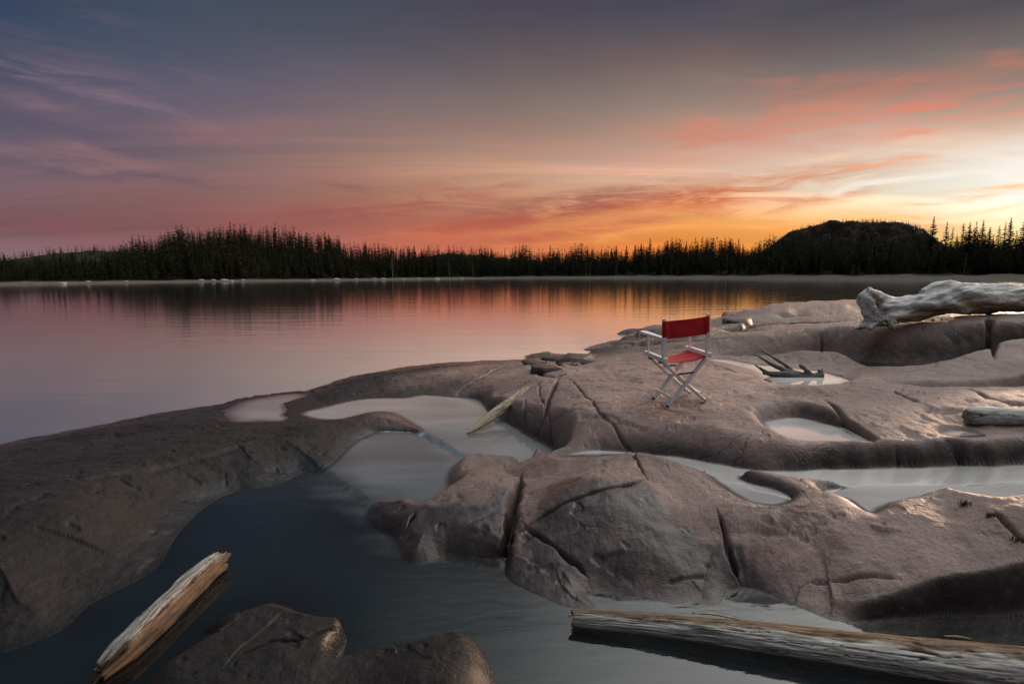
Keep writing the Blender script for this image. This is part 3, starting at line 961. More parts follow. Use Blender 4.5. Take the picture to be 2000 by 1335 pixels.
# ------------------------------------------------------------------ water
def water_material(name, ior=1.5, rough=0.03, body=(0.012, 0.018, 0.022), tint=(0.55, 0.62, 0.62), clear=3.0, palesky=0.0, paleskycol=(0.5, 0.5, 0.5), shine=False, ior2=3.0, ripple=0.2, rscale=(1, 3, 1), rdist=0.004, gcol=(1, 1, 1)):
    m, T = new_mat(name)
    pos = T.n('ShaderNodeNewGeometry').outputs['Position']
    dep = T.attr('depth')
    h = T.noise(T.scale(pos, rscale), 5.0, 3, 0.5, 0.3)
    h2 = T.noise(T.scale(pos, (rscale[0] * 0.2, rscale[1] * 0.2, 1)), 3.0, 2, 0.5, 0.5)
    nrm = T.bump(h, ripple, rdist)
    nrm = T.bump(h2, ripple, rdist * 4, nrm)
    fr = T.n('ShaderNodeFresnel')
    fr.inputs['IOR'].default_value = ior
    T.set(fr.inputs['Normal'], nrm)
    frs = fr.outputs[0]
    if shine == 'lake':   # silky long-exposure surface: a strong mirror at every slant
        lw = T.n('ShaderNodeLayerWeight')
        lw.inputs['Blend'].default_value = 0.5
        T.set(lw.inputs['Normal'], nrm)
        frs = T.math('MULTIPLY_ADD', T.math('POWER', lw.outputs['Facing'], 4.0), 0.69, 0.29)
    if shine is True:
        fr2 = T.n('ShaderNodeFresnel')
        fr2.inputs['IOR'].default_value = ior2
        T.set(fr2.inputs['Normal'], nrm)
        sk = T.attr('shine')
        mf = T.n('ShaderNodeMix')
        T.set(mf.inputs[0], sk)
        T.set(mf.inputs[2], frs)
        T.set(mf.inputs[3], fr2.outputs[0])
        frs = mf.outputs[0]
    gl = T.n('ShaderNodeBsdfGlossy')
    gl.inputs['Color'].default_value = (*gcol, 1)
    gl.inputs['Roughness'].default_value = rough
    T.set(gl.inputs['Normal'], nrm)
    tr = T.n('ShaderNodeBsdfTransparent')
    tr.inputs['Color'].default_value = (*tint, 1)
    df = T.n('ShaderNodeBsdfDiffuse')
    df.inputs['Color'].default_value = (*body, 1)
    opac = T.math('SUBTRACT', 1.0, T.math('POWER', 2.718, T.math('MULTIPLY', dep, -clear)), clamp=True)
    mx = T.n('ShaderNodeMixShader')
    T.set(mx.inputs[0], opac)
    T.set(mx.inputs[1], tr.outputs[0])
    T.set(mx.inputs[2], df.outputs[0])
    sh = mx.outputs[0]
    if palesky > 0:
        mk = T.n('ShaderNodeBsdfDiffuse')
        mk.inputs['Color'].default_value = (*paleskycol, 1)  # pale diffuse layer painted in for bright sky reflection
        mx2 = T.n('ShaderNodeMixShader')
        T.set(mx2.inputs[0], T.math('MULTIPLY', T.ss(dep, 0.0, 0.03), T.math('MULTIPLY', T.math('MULTIPLY', T.attr('shine'), 0.8 if shine == 'lake' else 0.5) if shine else palesky, T.ss(h2, 0.2, 0.8, 0.95 if shine == 'lake' else 0.7, 1.05 if shine == 'lake' else 1.3))))
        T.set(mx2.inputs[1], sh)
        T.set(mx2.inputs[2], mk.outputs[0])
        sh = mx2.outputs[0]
    mx3 = T.n('ShaderNodeMixShader')
    T.set(mx3.inputs[0], frs)
    T.set(mx3.inputs[1], sh)
    T.set(mx3.inputs[2], gl.outputs[0])
    out = T.n('ShaderNodeOutputMaterial')
    T.set(out.inputs[0], mx3.outputs[0])
    return m


W_LAKE = water_material('lake water', ior=18.0, rough=0.06, shine='lake', body=(0.010, 0.014, 0.018), clear=2.5, palesky=0.30, paleskycol=(0.82, 0.90, 0.89), ripple=0.30, rscale=(0.35, 1.6, 1), rdist=0.008)
W_NEAR = water_material('near pool water', ior=1.62, rough=0.06, clear=5.0, body=(0.010, 0.017, 0.022), tint=(0.60, 0.66, 0.66), palesky=0.04, shine=True, ior2=4.5, paleskycol=(0.50, 0.53, 0.53), ripple=0.25, rscale=(0.8, 2.4, 1), rdist=0.006)
W_STILL = water_material('still rainwater', ior=7.0, rough=0.03, clear=5.0, body=(0.02, 0.022, 0.022), tint=(0.5, 0.5, 0.48), palesky=0.64, paleskycol=(0.98, 0.96, 0.93), ripple=0.04, rdist=0.002)  # whitened in place of the bright sky these pools mirror

PLABEL = {
    'wash pool': 'thin sheet of lake water washing over the low left rock',
    'dark pool': 'dark shaded pool along the foot of the rock ledge',
    'branch pool': 'pale mirror pool round the forked driftwood branch',
    'long pool': 'long pale pool between the chair shelf and the front rock',
    'shelf pool': 'pale teardrop pool in the shelf right of the chair',
    'small pool': 'small pale puddle under the end of the grey log',
    'thin puddle': 'thin puddle in the hollow of the front rock',
    'near pool': 'dark pool stepping down between the left rock and the front rock',
}
for name, level, lf, d in POOLS:
    z = np.full(HGT.shape, level)
    if lf is not None:
        mk = d < 0.4
        z[mk] = lf(GX[mk], GY[mk])
    dep = np.clip(z - HGT, 0, 5)
    margin = 0.06 if name != 'lake' else 0.25
    ins = d < (0.025 + 0.003 * RR)
    if name == 'lake':
        ins = (d < 0.3)
        ins &= (RR < 61.99)
        far = (np.abs(AZ) < math.radians(100)) & (RR > 40) & (BASE > -9)
    ii, jj = quads(ins)
    if name == 'lake':
        # near sheet plus a wide ring out to the horizon, one mesh
        q = np.stack([ii * NR + jj, ii * NR + jj + 1, (ii + 1) * NR + jj + 1, (ii + 1) * NR + jj], 1)
        used, inv = np.unique(q, return_inverse=True)
        q = inv.reshape(q.shape)[:, ::-1]
        V = np.stack([GX.ravel()[used], GY.ravel()[used], np.zeros(len(used))], 1)
        D = dep.ravel()[used]
        # ring
        ra = np.radians(np.linspace(-180, 180, 181))
        base = len(V)
        r2 = np.array([rs[-1], 150.0, 400.0, 1500.0, 6000.0])
        RV = np.array([(r * math.sin(a), r * math.cos(a), 0.0) for r in r2 for a in ra])
        rq = []
        n = len(ra)
        for k in range(len(r2) - 1):
            for i in range(n - 1):
                rq.append((base + k * n + i, base + k * n + i + 1, base + (k + 1) * n + i + 1, base + (k + 1) * n + i))
        V = np.vstack([V, RV])
        Q = np.vstack([q, np.array(rq)])
        o = mesh_obj('lake_water', V, Q, W_LAKE, attrs={'depth': np.concatenate([D, np.full(len(RV), 5.0)]), 'shine': (0.20 + 0.80 * sst((np.arctan2(V[:, 0], V[:, 1]) + 0.75) / 0.9)) * (np.abs(np.arctan2(V[:, 0], V[:, 1])) < 1.6) * (1 - 0.97 * sst((np.hypot(V[:, 0], V[:, 1]) - 14) / 24))})  # pale share painted in for sky reflection, stronger to the right, fading with distance
        tag(o, 'calm lake mirroring the sunset and the dark far shore', 'lake', kind='structure')
    else:
        shinef = np.full(HGT.shape, 0.0)
        if lf is not None:
            q1, _ = sdf(_mid, GX[mk], GY[mk])
            q2, _ = sdf(_upp, GX[mk], GY[mk])
            qn = 0.12 * fbm(GX[mk] * 2.0, GY[mk] * 3.5, 4, 19)
            shinef[mk] = np.clip(0.5 * sst((-q1 + qn) / 0.75 + 0.42) + 0.5 * sst((-q2 + qn) / 0.6 + 0.5), 0, 1)  # silky upper water, with pale sky reflection painted in
        elif name == 'wash pool':
            shinef[:] = 0.8
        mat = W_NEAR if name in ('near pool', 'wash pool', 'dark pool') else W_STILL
        polar_mesh('pool_water', z, ii, jj, 1, mat, {'depth': dep, 'shine': shinef}, 'structure', PLABEL[name], 'pool')
# ------------------------------------------------------------------ far shore, hills and forest
def interp(tab, x):
    xs = [t[0] for t in tab]
    return np.interp(x, xs, [t[1] for t in tab])


SHORE = [(-800, 560), (0, 556), (200, 553), (400, 550), (600, 548), (800, 545.5), (1000, 543.5), (1200, 543.5), (1400, 544), (1600, 546), (2000, 548), (2800, 552)]
SKYL = [(-800, 500), (-100, 538), (0, 535), (60, 520), (110, 505), (150, 496), (230, 482), (300, 466), (400, 450), (480, 444), (560, 446), (650, 463), (720, 478), (800, 488), (860, 495), (950, 503), (1050, 504), (1200, 500), (1350, 491), (1450, 485), (1510, 482), (1700, 482), (1830, 486), (2000, 487), (2800, 480)]
RIDGE = [(-800, 300), (0, 190), (150, 240), (300, 290), (480, 310), (650, 300), (800, 280), (1000, 270), (1500, 265), (2000, 240), (2800, 240)]


def px_of_az(az):
    return 1000 + FPX * np.tan(az) * math.cos(PITCH) * 1.0


def az_of_px(px):
    return np.arctan((np.asarray(px, float) - 1000) / FPX / math.cos(PITCH))


def dist_shore(px):
    off = interp(SHORE, px)
    phi = np.arctan((off - 667.5) / FPX) + PITCH
    return CAMZ / np.tan(phi) / np.cos(az_of_px(px)) * 0.97


def z_at(px, py, D):
    """height of a far point seen at picture y, D metres away along the ground"""
    d = ray(px, py)
    return CAMZ + d[2] / math.hypot(d[0], d[1]) * D


TREE_H = 9.0


def beach_w(px):
    return np.interp(px, [0, 700, 1000, 1400, 2000], [4.5, 4.5, 7.0, 11.0, 13.0])


def far_height(px, r):
    px = np.asarray(px, float)
    r = np.asarray(r, float)
    rsx = dist_shore(px)
    R = np.maximum(interp(RIDGE, px), rsx + 40)
    sl = interp(SKYL, px)
    e = (667.5 - sl) / FPX
    el = np.arctan(e) - PITCH
    el = np.arctan(np.tan(el) * np.cos(az_of_px(px)))
    zr = np.maximum(CAMZ + np.tan(el) * R - np.interp(px, [0, 780, 950, 2000], [TREE_H, TREE_H, 5.0, 4.5]), 2.0)
    bh = np.interp(px, [0, 700, 1000, 1400, 2000], [0.30, 0.30, 0.5, 1.0, 1.4])
    bw = beach_w(px)
    beach = bh * sst((r - rsx) / bw) + 0.12 * sst((r - rsx) / 1.5)
    t = np.clip((r - rsx - bw) / (R - rsx - bw), 0, 1.0)
    up = beach + (zr - bh - 0.2) * (t ** 0.8)
    beyond = np.clip((r - R) / 300.0, 0, 1)
    up = up * (1 - 0.6 * sst(beyond))
    out = np.where(r < rsx, -0.6 * np.clip((rsx - r) / 8.0, 0, 1) - 0.02, up)
    return out


def build_far():
    px_az = np.radians(np.linspace(-64, 64, 620))
    t = np.concatenate([np.linspace(-0.03, 0.16, 34), np.linspace(0.17, 1.0, 50), np.geomspace(1.05, 8.0, 16)])
    A, Tt = np.meshgrid(px_az, t, indexing='ij')
    PX = px_of_az(A)
    r0 = dist_shore(PX)
    R = r0 + Tt * 170.0
    Z = far_height(PX, R)
    jit = 0.35 * fbm(R * np.sin(A) * 0.12, R * np.cos(A) * 0.12, 4, 3)
    Z = Z + np.where(R > r0 + 0.5, jit * np.clip((R - r0) / 8, 0, 1) * 0.9, 0)
    n, m = A.shape
    V = np.stack([R * np.sin(A), R * np.cos(A), Z], -1).reshape(-1, 3)
    I, J = np.meshgrid(np.arange(n - 1), np.arange(m - 1), indexing='ij')
    q = np.stack([I * m + J, (I + 1) * m + J, (I + 1) * m + J + 1, I * m + J + 1], -1).reshape(-1, 4)
    mat, T = new_mat('far shore ground')
    pos = T.n('ShaderNodeNewGeometry').outputs['Position']
    inl = T.attr('inland')
    n1 = T.noise(pos, 0.35, 5, 0.65)
    n2 = T.noise(T.scale(pos, (1, 1, 4)), 1.6, 4, 0.7)
    sand = T.ramp(n2, [(0.3, (0.075, 0.068, 0.058)), (0.6, (0.13, 0.118, 0.10)), (0.8, (0.17, 0.155, 0.135))])
    sand = T.mix(T.ss(n1, 0.52, 0.66, 0, 0.7), sand, (0.12, 0.105, 0.09, 1))
    floor_ = T.ramp(n1, [(0.3, (0.006, 0.006, 0.0045)), (0.7, (0.012, 0.011, 0.008))])
    edge_ = T.ss(T.math('ADD', inl, T.math('MULTIPLY', T.math('SUBTRACT', n1, 0.5), 7.0)), 8.0, 13.0)
    c = T.mix(edge_, sand, floor_)
    b = T.n('ShaderNodeBsdfPrincipled')
    T.set(b.inputs['Base Color'], c)
    b.inputs['Roughness'].default_value = 0.9
    b.inputs['Specular IOR Level'].default_value = 0.03
    o = T.n('ShaderNodeOutputMaterial')
    T.set(o.inputs[0], b.outputs[0])
    ob = mesh_obj('far_shore', V, q, mat, attrs={'inland': ((R - r0) * 13.0 / beach_w(PX)).ravel()})
    tag(ob, 'sandy and stony far shore rising into wooded ground', 'shore', kind='structure')


build_far()

# ---- hills further off
def hill(name, px0, px1, D, sky, ground_drop, depth, label, mat, seed, rough):
    xs = np.linspace(px0, px1, 150)
    top = np.array([z_at(px, y, D) for px, y in zip(xs, interp(sky, xs))]) - ground_drop
    us = np.linspace(-1, 1, 60)
    V = []
    for px, zt in zip(xs, top):
        az = float(az_of_px(px))
        for u in us:
            r = D + u * depth
            prof = (1 - abs(u) ** 2.2) if u < 0 else (1 - abs(u) ** 2.2)
            V.append((r * math.sin(az), r * math.cos(az), max(zt, 0.5) * max(prof, 0) - 0.3))
    V = np.array(V)
    nz = fbm(V[:, 0] * 0.05, (V[:, 1] + 2 * V[:, 2]) * 0.05, 5, seed) * rough
    V[:, 2] += nz * np.clip(V[:, 2] / 10, 0, 1) * np.tile(np.clip(np.abs(us) * 3, 0.15, 1), len(xs))
    m = len(us)
    I, J = np.meshgrid(np.arange(len(xs) - 1), np.arange(m - 1), indexing='ij')
    q = np.stack([I * m + J, (I + 1) * m + J, (I + 1) * m + J + 1, I * m + J + 1], -1).reshape(-1, 4)
    o = mesh_obj(name, V, q, mat)
    tag(o, label, 'hill', kind='structure')
    return xs, top


hm, T = new_mat('hill rock')
pos = T.n('ShaderNodeNewGeometry').outputs['Position']
hn = T.noise(T.scale(pos, (1, 1, 0.5)), 0.09, 6, 0.7)
hn2 = T.noise(pos, 0.35, 5, 0.7)
hc = T.ramp(hn, [(0.35, (0.012, 0.010, 0.008)), (0.52, (0.034, 0.026, 0.023)), (0.7, (0.06, 0.047, 0.042))])
hc = T.mix(T.ss(hn2, 0.5, 0.62, 0, 0.75), hc, (0.009, 0.009, 0.006, 1))
hb = T.n('ShaderNodeBsdfPrincipled')
T.set(hb.inputs['Base Color'], hc)
hb.inputs['Roughness'].default_value = 0.9
hb.inputs['Specular IOR Level'].default_value = 0.03
T.set(hb.inputs['Normal'], T.bump(hn2, 0.8, 3.0))
T.set(T.n('ShaderNodeOutputMaterial').inputs[0], hb.outputs[0])
MESA = [(1440, 520), (1490, 486), (1510, 472), (1530, 458), (1560, 446), (1600, 440), (1650, 436), (1700, 436), (1740, 438), (1770, 444), (1800, 462), (1830, 484), (1860, 505), (1900, 520)]
mesa_xs, mesa_top = hill('hill', 1440, 1900, 640, MESA, 0.0, 110, 'bare flat-topped rocky hill in front of the sunset', hm, 5, 7.0)
LEFTH = [(-700, 520), (-200, 515), (0, 508), (60, 497), (120, 489), (180, 485), (230, 485), (280, 490), (360, 505), (450, 525)]
fm, T = new_mat('wooded ground')
pos = T.n('ShaderNodeNewGeometry').outputs['Position']
fc = T.ramp(T.noise(pos, 0.3, 5, 0.7), [(0.35, (0.018, 0.024, 0.014)), (0.7, (0.05, 0.05, 0.03))])
fb = T.n('ShaderNodeBsdfPrincipled')
T.set(fb.inputs['Base Color'], fc)
fb.inputs['Roughness'].default_value = 0.9
fb.inputs['Specular IOR Level'].default_value = 0.03
T.set(T.n('ShaderNodeOutputMaterial').inputs[0], fb.outputs[0])
left_xs, left_top = hill('hill', -700, 450, 560, LEFTH, 3.0, 150, 'low wooded hill beyond the left end of the far shore', fm, 8, 2.5)
MIDH = [(780, 505), (850, 494), (880, 491), (910, 492), (960, 497), (1020, 503), (1100, 512)]
mid_xs, mid_top = hill('hill', 780, 1100, 700, MIDH, 3.0, 120, 'low dark hill behind the middle of the forest', fm, 9, 2.5)


# ---- trees
def bark_mat(name, c0, c1):
    m, T = new_mat(name)
    tc = T.n('ShaderNodeTexCoord').outputs['Object']
    n = T.noise(T.scale(tc, (6, 6, 0.8)), 2.0, 4, 0.7)
    b = T.n('ShaderNodeBsdfPrincipled')
    T.set(b.inputs['Base Color'], T.ramp(n, [(0.35, c0), (0.65, c1)]))
    b.inputs['Roughness'].default_value = 0.9
    b.inputs['Specular IOR Level'].default_value = 0.03
    T.set(T.n('ShaderNodeOutputMaterial').inputs[0], b.outputs[0])
    return m


def needle_mat(name, c0, c1, scale=0.5):
    m, T = new_mat(name)
    pos = T.n('ShaderNodeNewGeometry').outputs['Position']
    n = T.noise(pos, scale, 4, 0.7)
    n2 = T.noise(pos, scale * 0.2, 2, 0.5)
    c = T.ramp(n, [(0.3, c0), (0.7, c1)])
    c = T.mix(T.ss(n2, 0.45, 0.7, 0, 0.5), c, (c1[0] * 1.5, c1[1] * 1.05, c1[2] * 0.8, 1))
    b = T.n('ShaderNodeBsdfPrincipled')
    T.set(b.inputs['Base Color'], c)
    b.inputs['Roughness'].default_value = 0.8
    b.inputs['Specular IOR Level'].default_value = 0.03
    T.set(T.n('ShaderNodeOutputMaterial').inputs[0], b.outputs[0])
    return m


BARK = bark_mat('spruce bark', (0.05, 0.04, 0.033), (0.12, 0.10, 0.085))
PALEBARK = bark_mat('birch bark', (0.22, 0.20, 0.185), (0.42, 0.40, 0.37))
GREYBARK = bark_mat('dead wood bark', (0.09, 0.075, 0.062), (0.20, 0.17, 0.145))
NEEDLE = needle_mat('spruce needles', (0.010, 0.015, 0.008), (0.030, 0.032, 0.018))
TWIG = needle_mat('bare twigs', (0.06, 0.045, 0.036), (0.13, 0.10, 0.082))


def trunk_geo(h, r, n=6, bend=0.0):
    V = []
    F = []
    for k in range(5):
        t = k / 4
        for i in range(n):
            a = 2 * math.pi * i / n
            rr = r * (1 - 0.88 * t)
            V.append((rr * math.cos(a) + bend * t * t, rr * math.sin(a), h * t - (0.3 if k == 0 else 0)))
    for k in range(4):
        for i in range(n):
            F.append((k * n + i, k * n + (i + 1) % n, (k + 1) * n + (i + 1) % n, (k + 1) * n + i))
    return V, F


def crown_geo(h, w, seed, whorls, per, base=0.12, power=0.8, gap=0.15, topknot=0.0, leaves=3):
    """needle sprays on drooping limbs: each limb is a few flat, ragged, four-sided sprays"""
    rng = random.Random(seed)
    V = []
    F = []
    lobes = [rng.uniform(0.75, 1.2) for _ in range(9)]
    for k in range(whorls):
        t = k / (whorls - 1)
        z = h * (base + (1 - base) * t ** 0.95)
        env = w * ((1 - t) ** power) * 0.5 + 0.02 * w
        if topknot:
            env = max(env, w * 0.5 * topknot * math.exp(-((t - 0.93) / 0.06) ** 2))
        env *= lobes[int(t * 8.99)]
        for i in range(per):
            if rng.random() < gap:
                continue
            a = 2 * math.pi * (i + rng.random()) / per + k * 1.3
            L = env * rng.uniform(0.65, 1.15)
            droop = -0.28 * L * (1 - 0.8 * t)
            ca, sa = math.cos(a), math.sin(a)
            zz = z + rng.uniform(-0.5, 0.5) * h / whorls
            for s in range(leaves):
                f0 = s / leaves
                f1 = (s + 1.25) / leaves
                r0_, r1_ = L * f0, min(L * f1, L)
                wd = (0.16 * L + 0.055 * w) * (1 - 0.45 * f0) * rng.uniform(0.7, 1.3)
                z0 = zz + droop * f0 + 0.12 * L * f0 * f0
                z1 = zz + droop * f1 + 0.12 * L * f1 * f1
                tw = rng.uniform(-0.6, 0.6)
                b = len(V)
                mx, my = (r0_ + r1_) * 0.5 * ca, (r0_ + r1_) * 0.5 * sa
                V += [(r0_ * ca, r0_ * sa, z0 + 0.02 * w), (mx - sa * wd, my + ca * wd, (z0 + z1) / 2 - wd * (0.5 + tw)), (r1_ * ca, r1_ * sa, z1), (mx + sa * wd, my - ca * wd, (z0 + z1) / 2 - wd * (0.5 - tw))]
                F += [(b, b + 1, b + 2, b + 3)]
    return V, F


def merge_mesh(name, VF, mat):
    V = []
    F = []
    for v, f in VF:
        b = len(V)
        V += v
        F += [tuple(i + b for i in q) for q in f]
    me = bpy.data.meshes.new(name)
    me.from_pydata(V, [], F)
    me.materials.append(mat)
    return me


def bare_crown_geo(h, w, seed, n=46):
    rng = random.Random(seed)
    V, F = [], []

    def stick(a, b, r0, r1):
        a = Vector(a)
        b = Vector(b)
        d = (b - a).normalized()
        s = d.orthogonal().normalized()
        t_ = d.cross(s)
        o = len(V)
        for p, r in ((a, r0), (b, r1)):
            for i in range(3):
                an = i * 2.0944
                V.append(tuple(p + s * (r * math.cos(an)) + t_ * (r * math.sin(an))))
        for i in range(3):
            F.append((o + i, o + (i + 1) % 3, o + 3 + (i + 1) % 3, o + 3 + i))
    for k in range(n):
        t = rng.uniform(0.25, 1.0)
        a = rng.uniform(0, 6.283)
        L = w * 0.5 * rng.uniform(0.5, 1.1) * (1.15 - 0.7 * t)
        p0 = (0, 0, h * t * 0.98)
        p1 = (L * math.cos(a), L * math.sin(a), h * t + L * rng.uniform(0.5, 1.1))
        stick(p0, p1, 0.03 * w / 3, 0.012 * w / 3)
        for j in range(2):
            f = rng.uniform(0.3, 0.8)
            q0 = tuple(u * (1 - f) + v * f for u, v in zip(p0, p1))
            q1 = (q0[0] + rng.uniform(-.3, .3) * L, q0[1] + rng.uniform(-.3, .3) * L, q0[2] + rng.uniform(.2, .6) * L)
            stick(q0, q1, 0.012 * w / 3, 0.006 * w / 3)
    return V, F


# unit trees are 10 m tall; instances scale them
VARIANTS = []
for k, (w, pw, gp, tk, bs) in enumerate([(3.4, 0.75, 0.12, 0.0, 0.08), (2.8, 0.7, 0.2, 0.35, 0.10), (3.9, 0.85, 0.12, 0.0, 0.05), (2.4, 0.6, 0.28, 0.4, 0.14), (3.2, 0.7, 0.24, 0.3, 0.10), (2.2, 0.55, 0.3, 0.0, 0.16)]):
    cv = crown_geo(10, w, 100 + k, 26, 7, bs, pw, gp, tk)
    tv = trunk_geo(9.8, 0.13)
    VARIANTS.append((merge_mesh('crown', [cv], NEEDLE), merge_mesh('trunk', [tv], BARK)))
SNAGS = []
for k in range(3):
    cv = crown_geo(10, 1.25, 200 + k, 22, 4, 0.45, 0.35, 0.45, 0.9)
    SNAGS.append((merge_mesh('crown', [cv], NEEDLE), merge_mesh('trunk', [trunk_geo(9.9, 0.10)], GREYBARK)))
BIRCH = []
for k in range(2):
    BIRCH.append((merge_mesh('crown', [bare_crown_geo(10, 4.0, 300 + k)], TWIG), merge_mesh('trunk', [trunk_geo(9.6, 0.11, bend=0.4)], PALEBARK)))


def put_tree(kind, name, px, D, h, label, group, rng):
    pool = {'spruce': VARIANTS, 'snag': SNAGS, 'birch': BIRCH}[kind]
    cm, tm = pool[rng.randrange(len(pool))]
    az = float(az_of_px(px))
    zb = float(far_height(px, D)) - 0.15
    e = empty(name, (D * math.sin(az), D * math.cos(az), zb))
    s = h / 10.0
    e.scale = (s * rng.uniform(0.85, 1.15), s * rng.uniform(0.85, 1.15), s)
    e.rotation_euler = (rng.uniform(-0.02, 0.02), rng.uniform(-0.02, 0.02), rng.uniform(0, 6.28))
    tag(e, label, 'tree', group)
    for nm, me in (('trunk', tm), ('crown', cm)):
        o = bpy.data.objects.new(nm, me)
        COL.objects.link(o)
        o.parent = e


rng = random.Random(42)
# the tall ones, each where its top stands in the photograph
TALL_R = [(1803, 425), (1830, 436), (1842, 444), (1863, 438), (1871, 437), (1887, 434), (1898, 432), (1911, 446), (1931, 440), (1941, 433), (1952, 428), (1963, 452), (1978, 423), (1986, 440), (1997, 420), (1850, 458), (1919, 458)]
TALL_M = [(1264, 466), (1235, 478), (1248, 477), (1297, 470), (1307, 471), (1320, 474), (1333, 470), (1383, 466), (1402, 474), (1418, 466), (1434, 464), (1200, 480), (1220, 479), (1146, 483), (1190, 484), (1280, 480), (1355, 478), (1072, 480)]
SNAG_M = [(1052, 483), (1036, 488), (985, 483), (975, 490), (1095, 487), (1122, 488), (960, 490), (996, 488), (1110, 490), (1006, 492)]


def tall(px, py, D, kind, label, group, nm):
    zt = z_at(px, py, D)
    zb = float(far_height(px, D)) - 0.15
    put_tree(kind, nm, px, D, zt - zb, label, group, rng)


for px, py in TALL_R:
    D = float(dist_shore(px)) + rng.uniform(26, 60)
    tall(px, py, D, 'spruce', 'tall dark spruce standing out against the yellow glow right of the flat-topped hill', 'tall spruces in the sunset glow', 'spruce_tree')
for px, py in TALL_M:
    D = float(dist_shore(px)) + rng.uniform(26, 70)
    tall(px, py, D, 'spruce', 'spruce whose tip stands above the treeline under the orange sky', 'spruces standing above the middle treeline', 'spruce_tree')
for px, py in SNAG_M:
    D = float(dist_shore(px)) + rng.uniform(30, 70)
    tall(px, py, D, 'snag', 'thin half-dead spruce with a tufted top above the low middle treeline', 'thin spruces above the middle treeline', 'spruce_tree')
for px, h in [(1413, 7.5), (1142, 5.5), (1150, 5.0), (1988, 6.0), (1870, 5.5), (770, 6), (880, 5.5), (925, 5), (1200, 5)]:
    put_tree('birch', 'birch_tree', px, float(dist_shore(px)) + float(beach_w(px)) + rng.uniform(0, 3), h, 'bare pale-stemmed birch at the edge of the dark forest', 'bare birches at the forest edge', rng)
# snags along the crest of the wooded hill
for k in range(70):
    px = 240 + k * 8.6 + rng.uniform(-4, 4)
    R = float(interp(RIDGE, px)) + rng.uniform(-25, 5)
    h = rng.uniform(7.5, 12.0)
    put_tree('snag' if rng.random() < 0.7 else 'spruce', 'spruce_tree', px, R, h, 'thin tufted spruce on the crest of the wooded hill', 'spruces along the crest of the wooded hill', rng)
# front row of the forest
GR = [(0, 860, 'dark spruce in the front row below the wooded hill', 'front row spruces below the wooded hill'),
      (860, 1480, 'dark spruce in the front row behind the middle of the far beach', 'front row spruces behind the middle beach'),
      (1480, 2020, 'dark spruce in the front row behind the pale right end of the far beach', 'front row spruces behind the right beach')]
for a, b, lab, grp in GR:
    n = int((b - a) / 12)
    for k in range(n):
        px = a + (b - a) * (k + 0.5) / n + rng.uniform(-5, 5)
        D = float(dist_shore(px)) + float(beach_w(px)) + rng.uniform(1, 8)
        put_tree('spruce', 'spruce_tree', px, D, rng.uniform(3.2, 7.4) * float(np.interp(px, [0, 60, 200, 330], [0.5, 0.5, 0.7, 1.0])), lab, grp, rng)

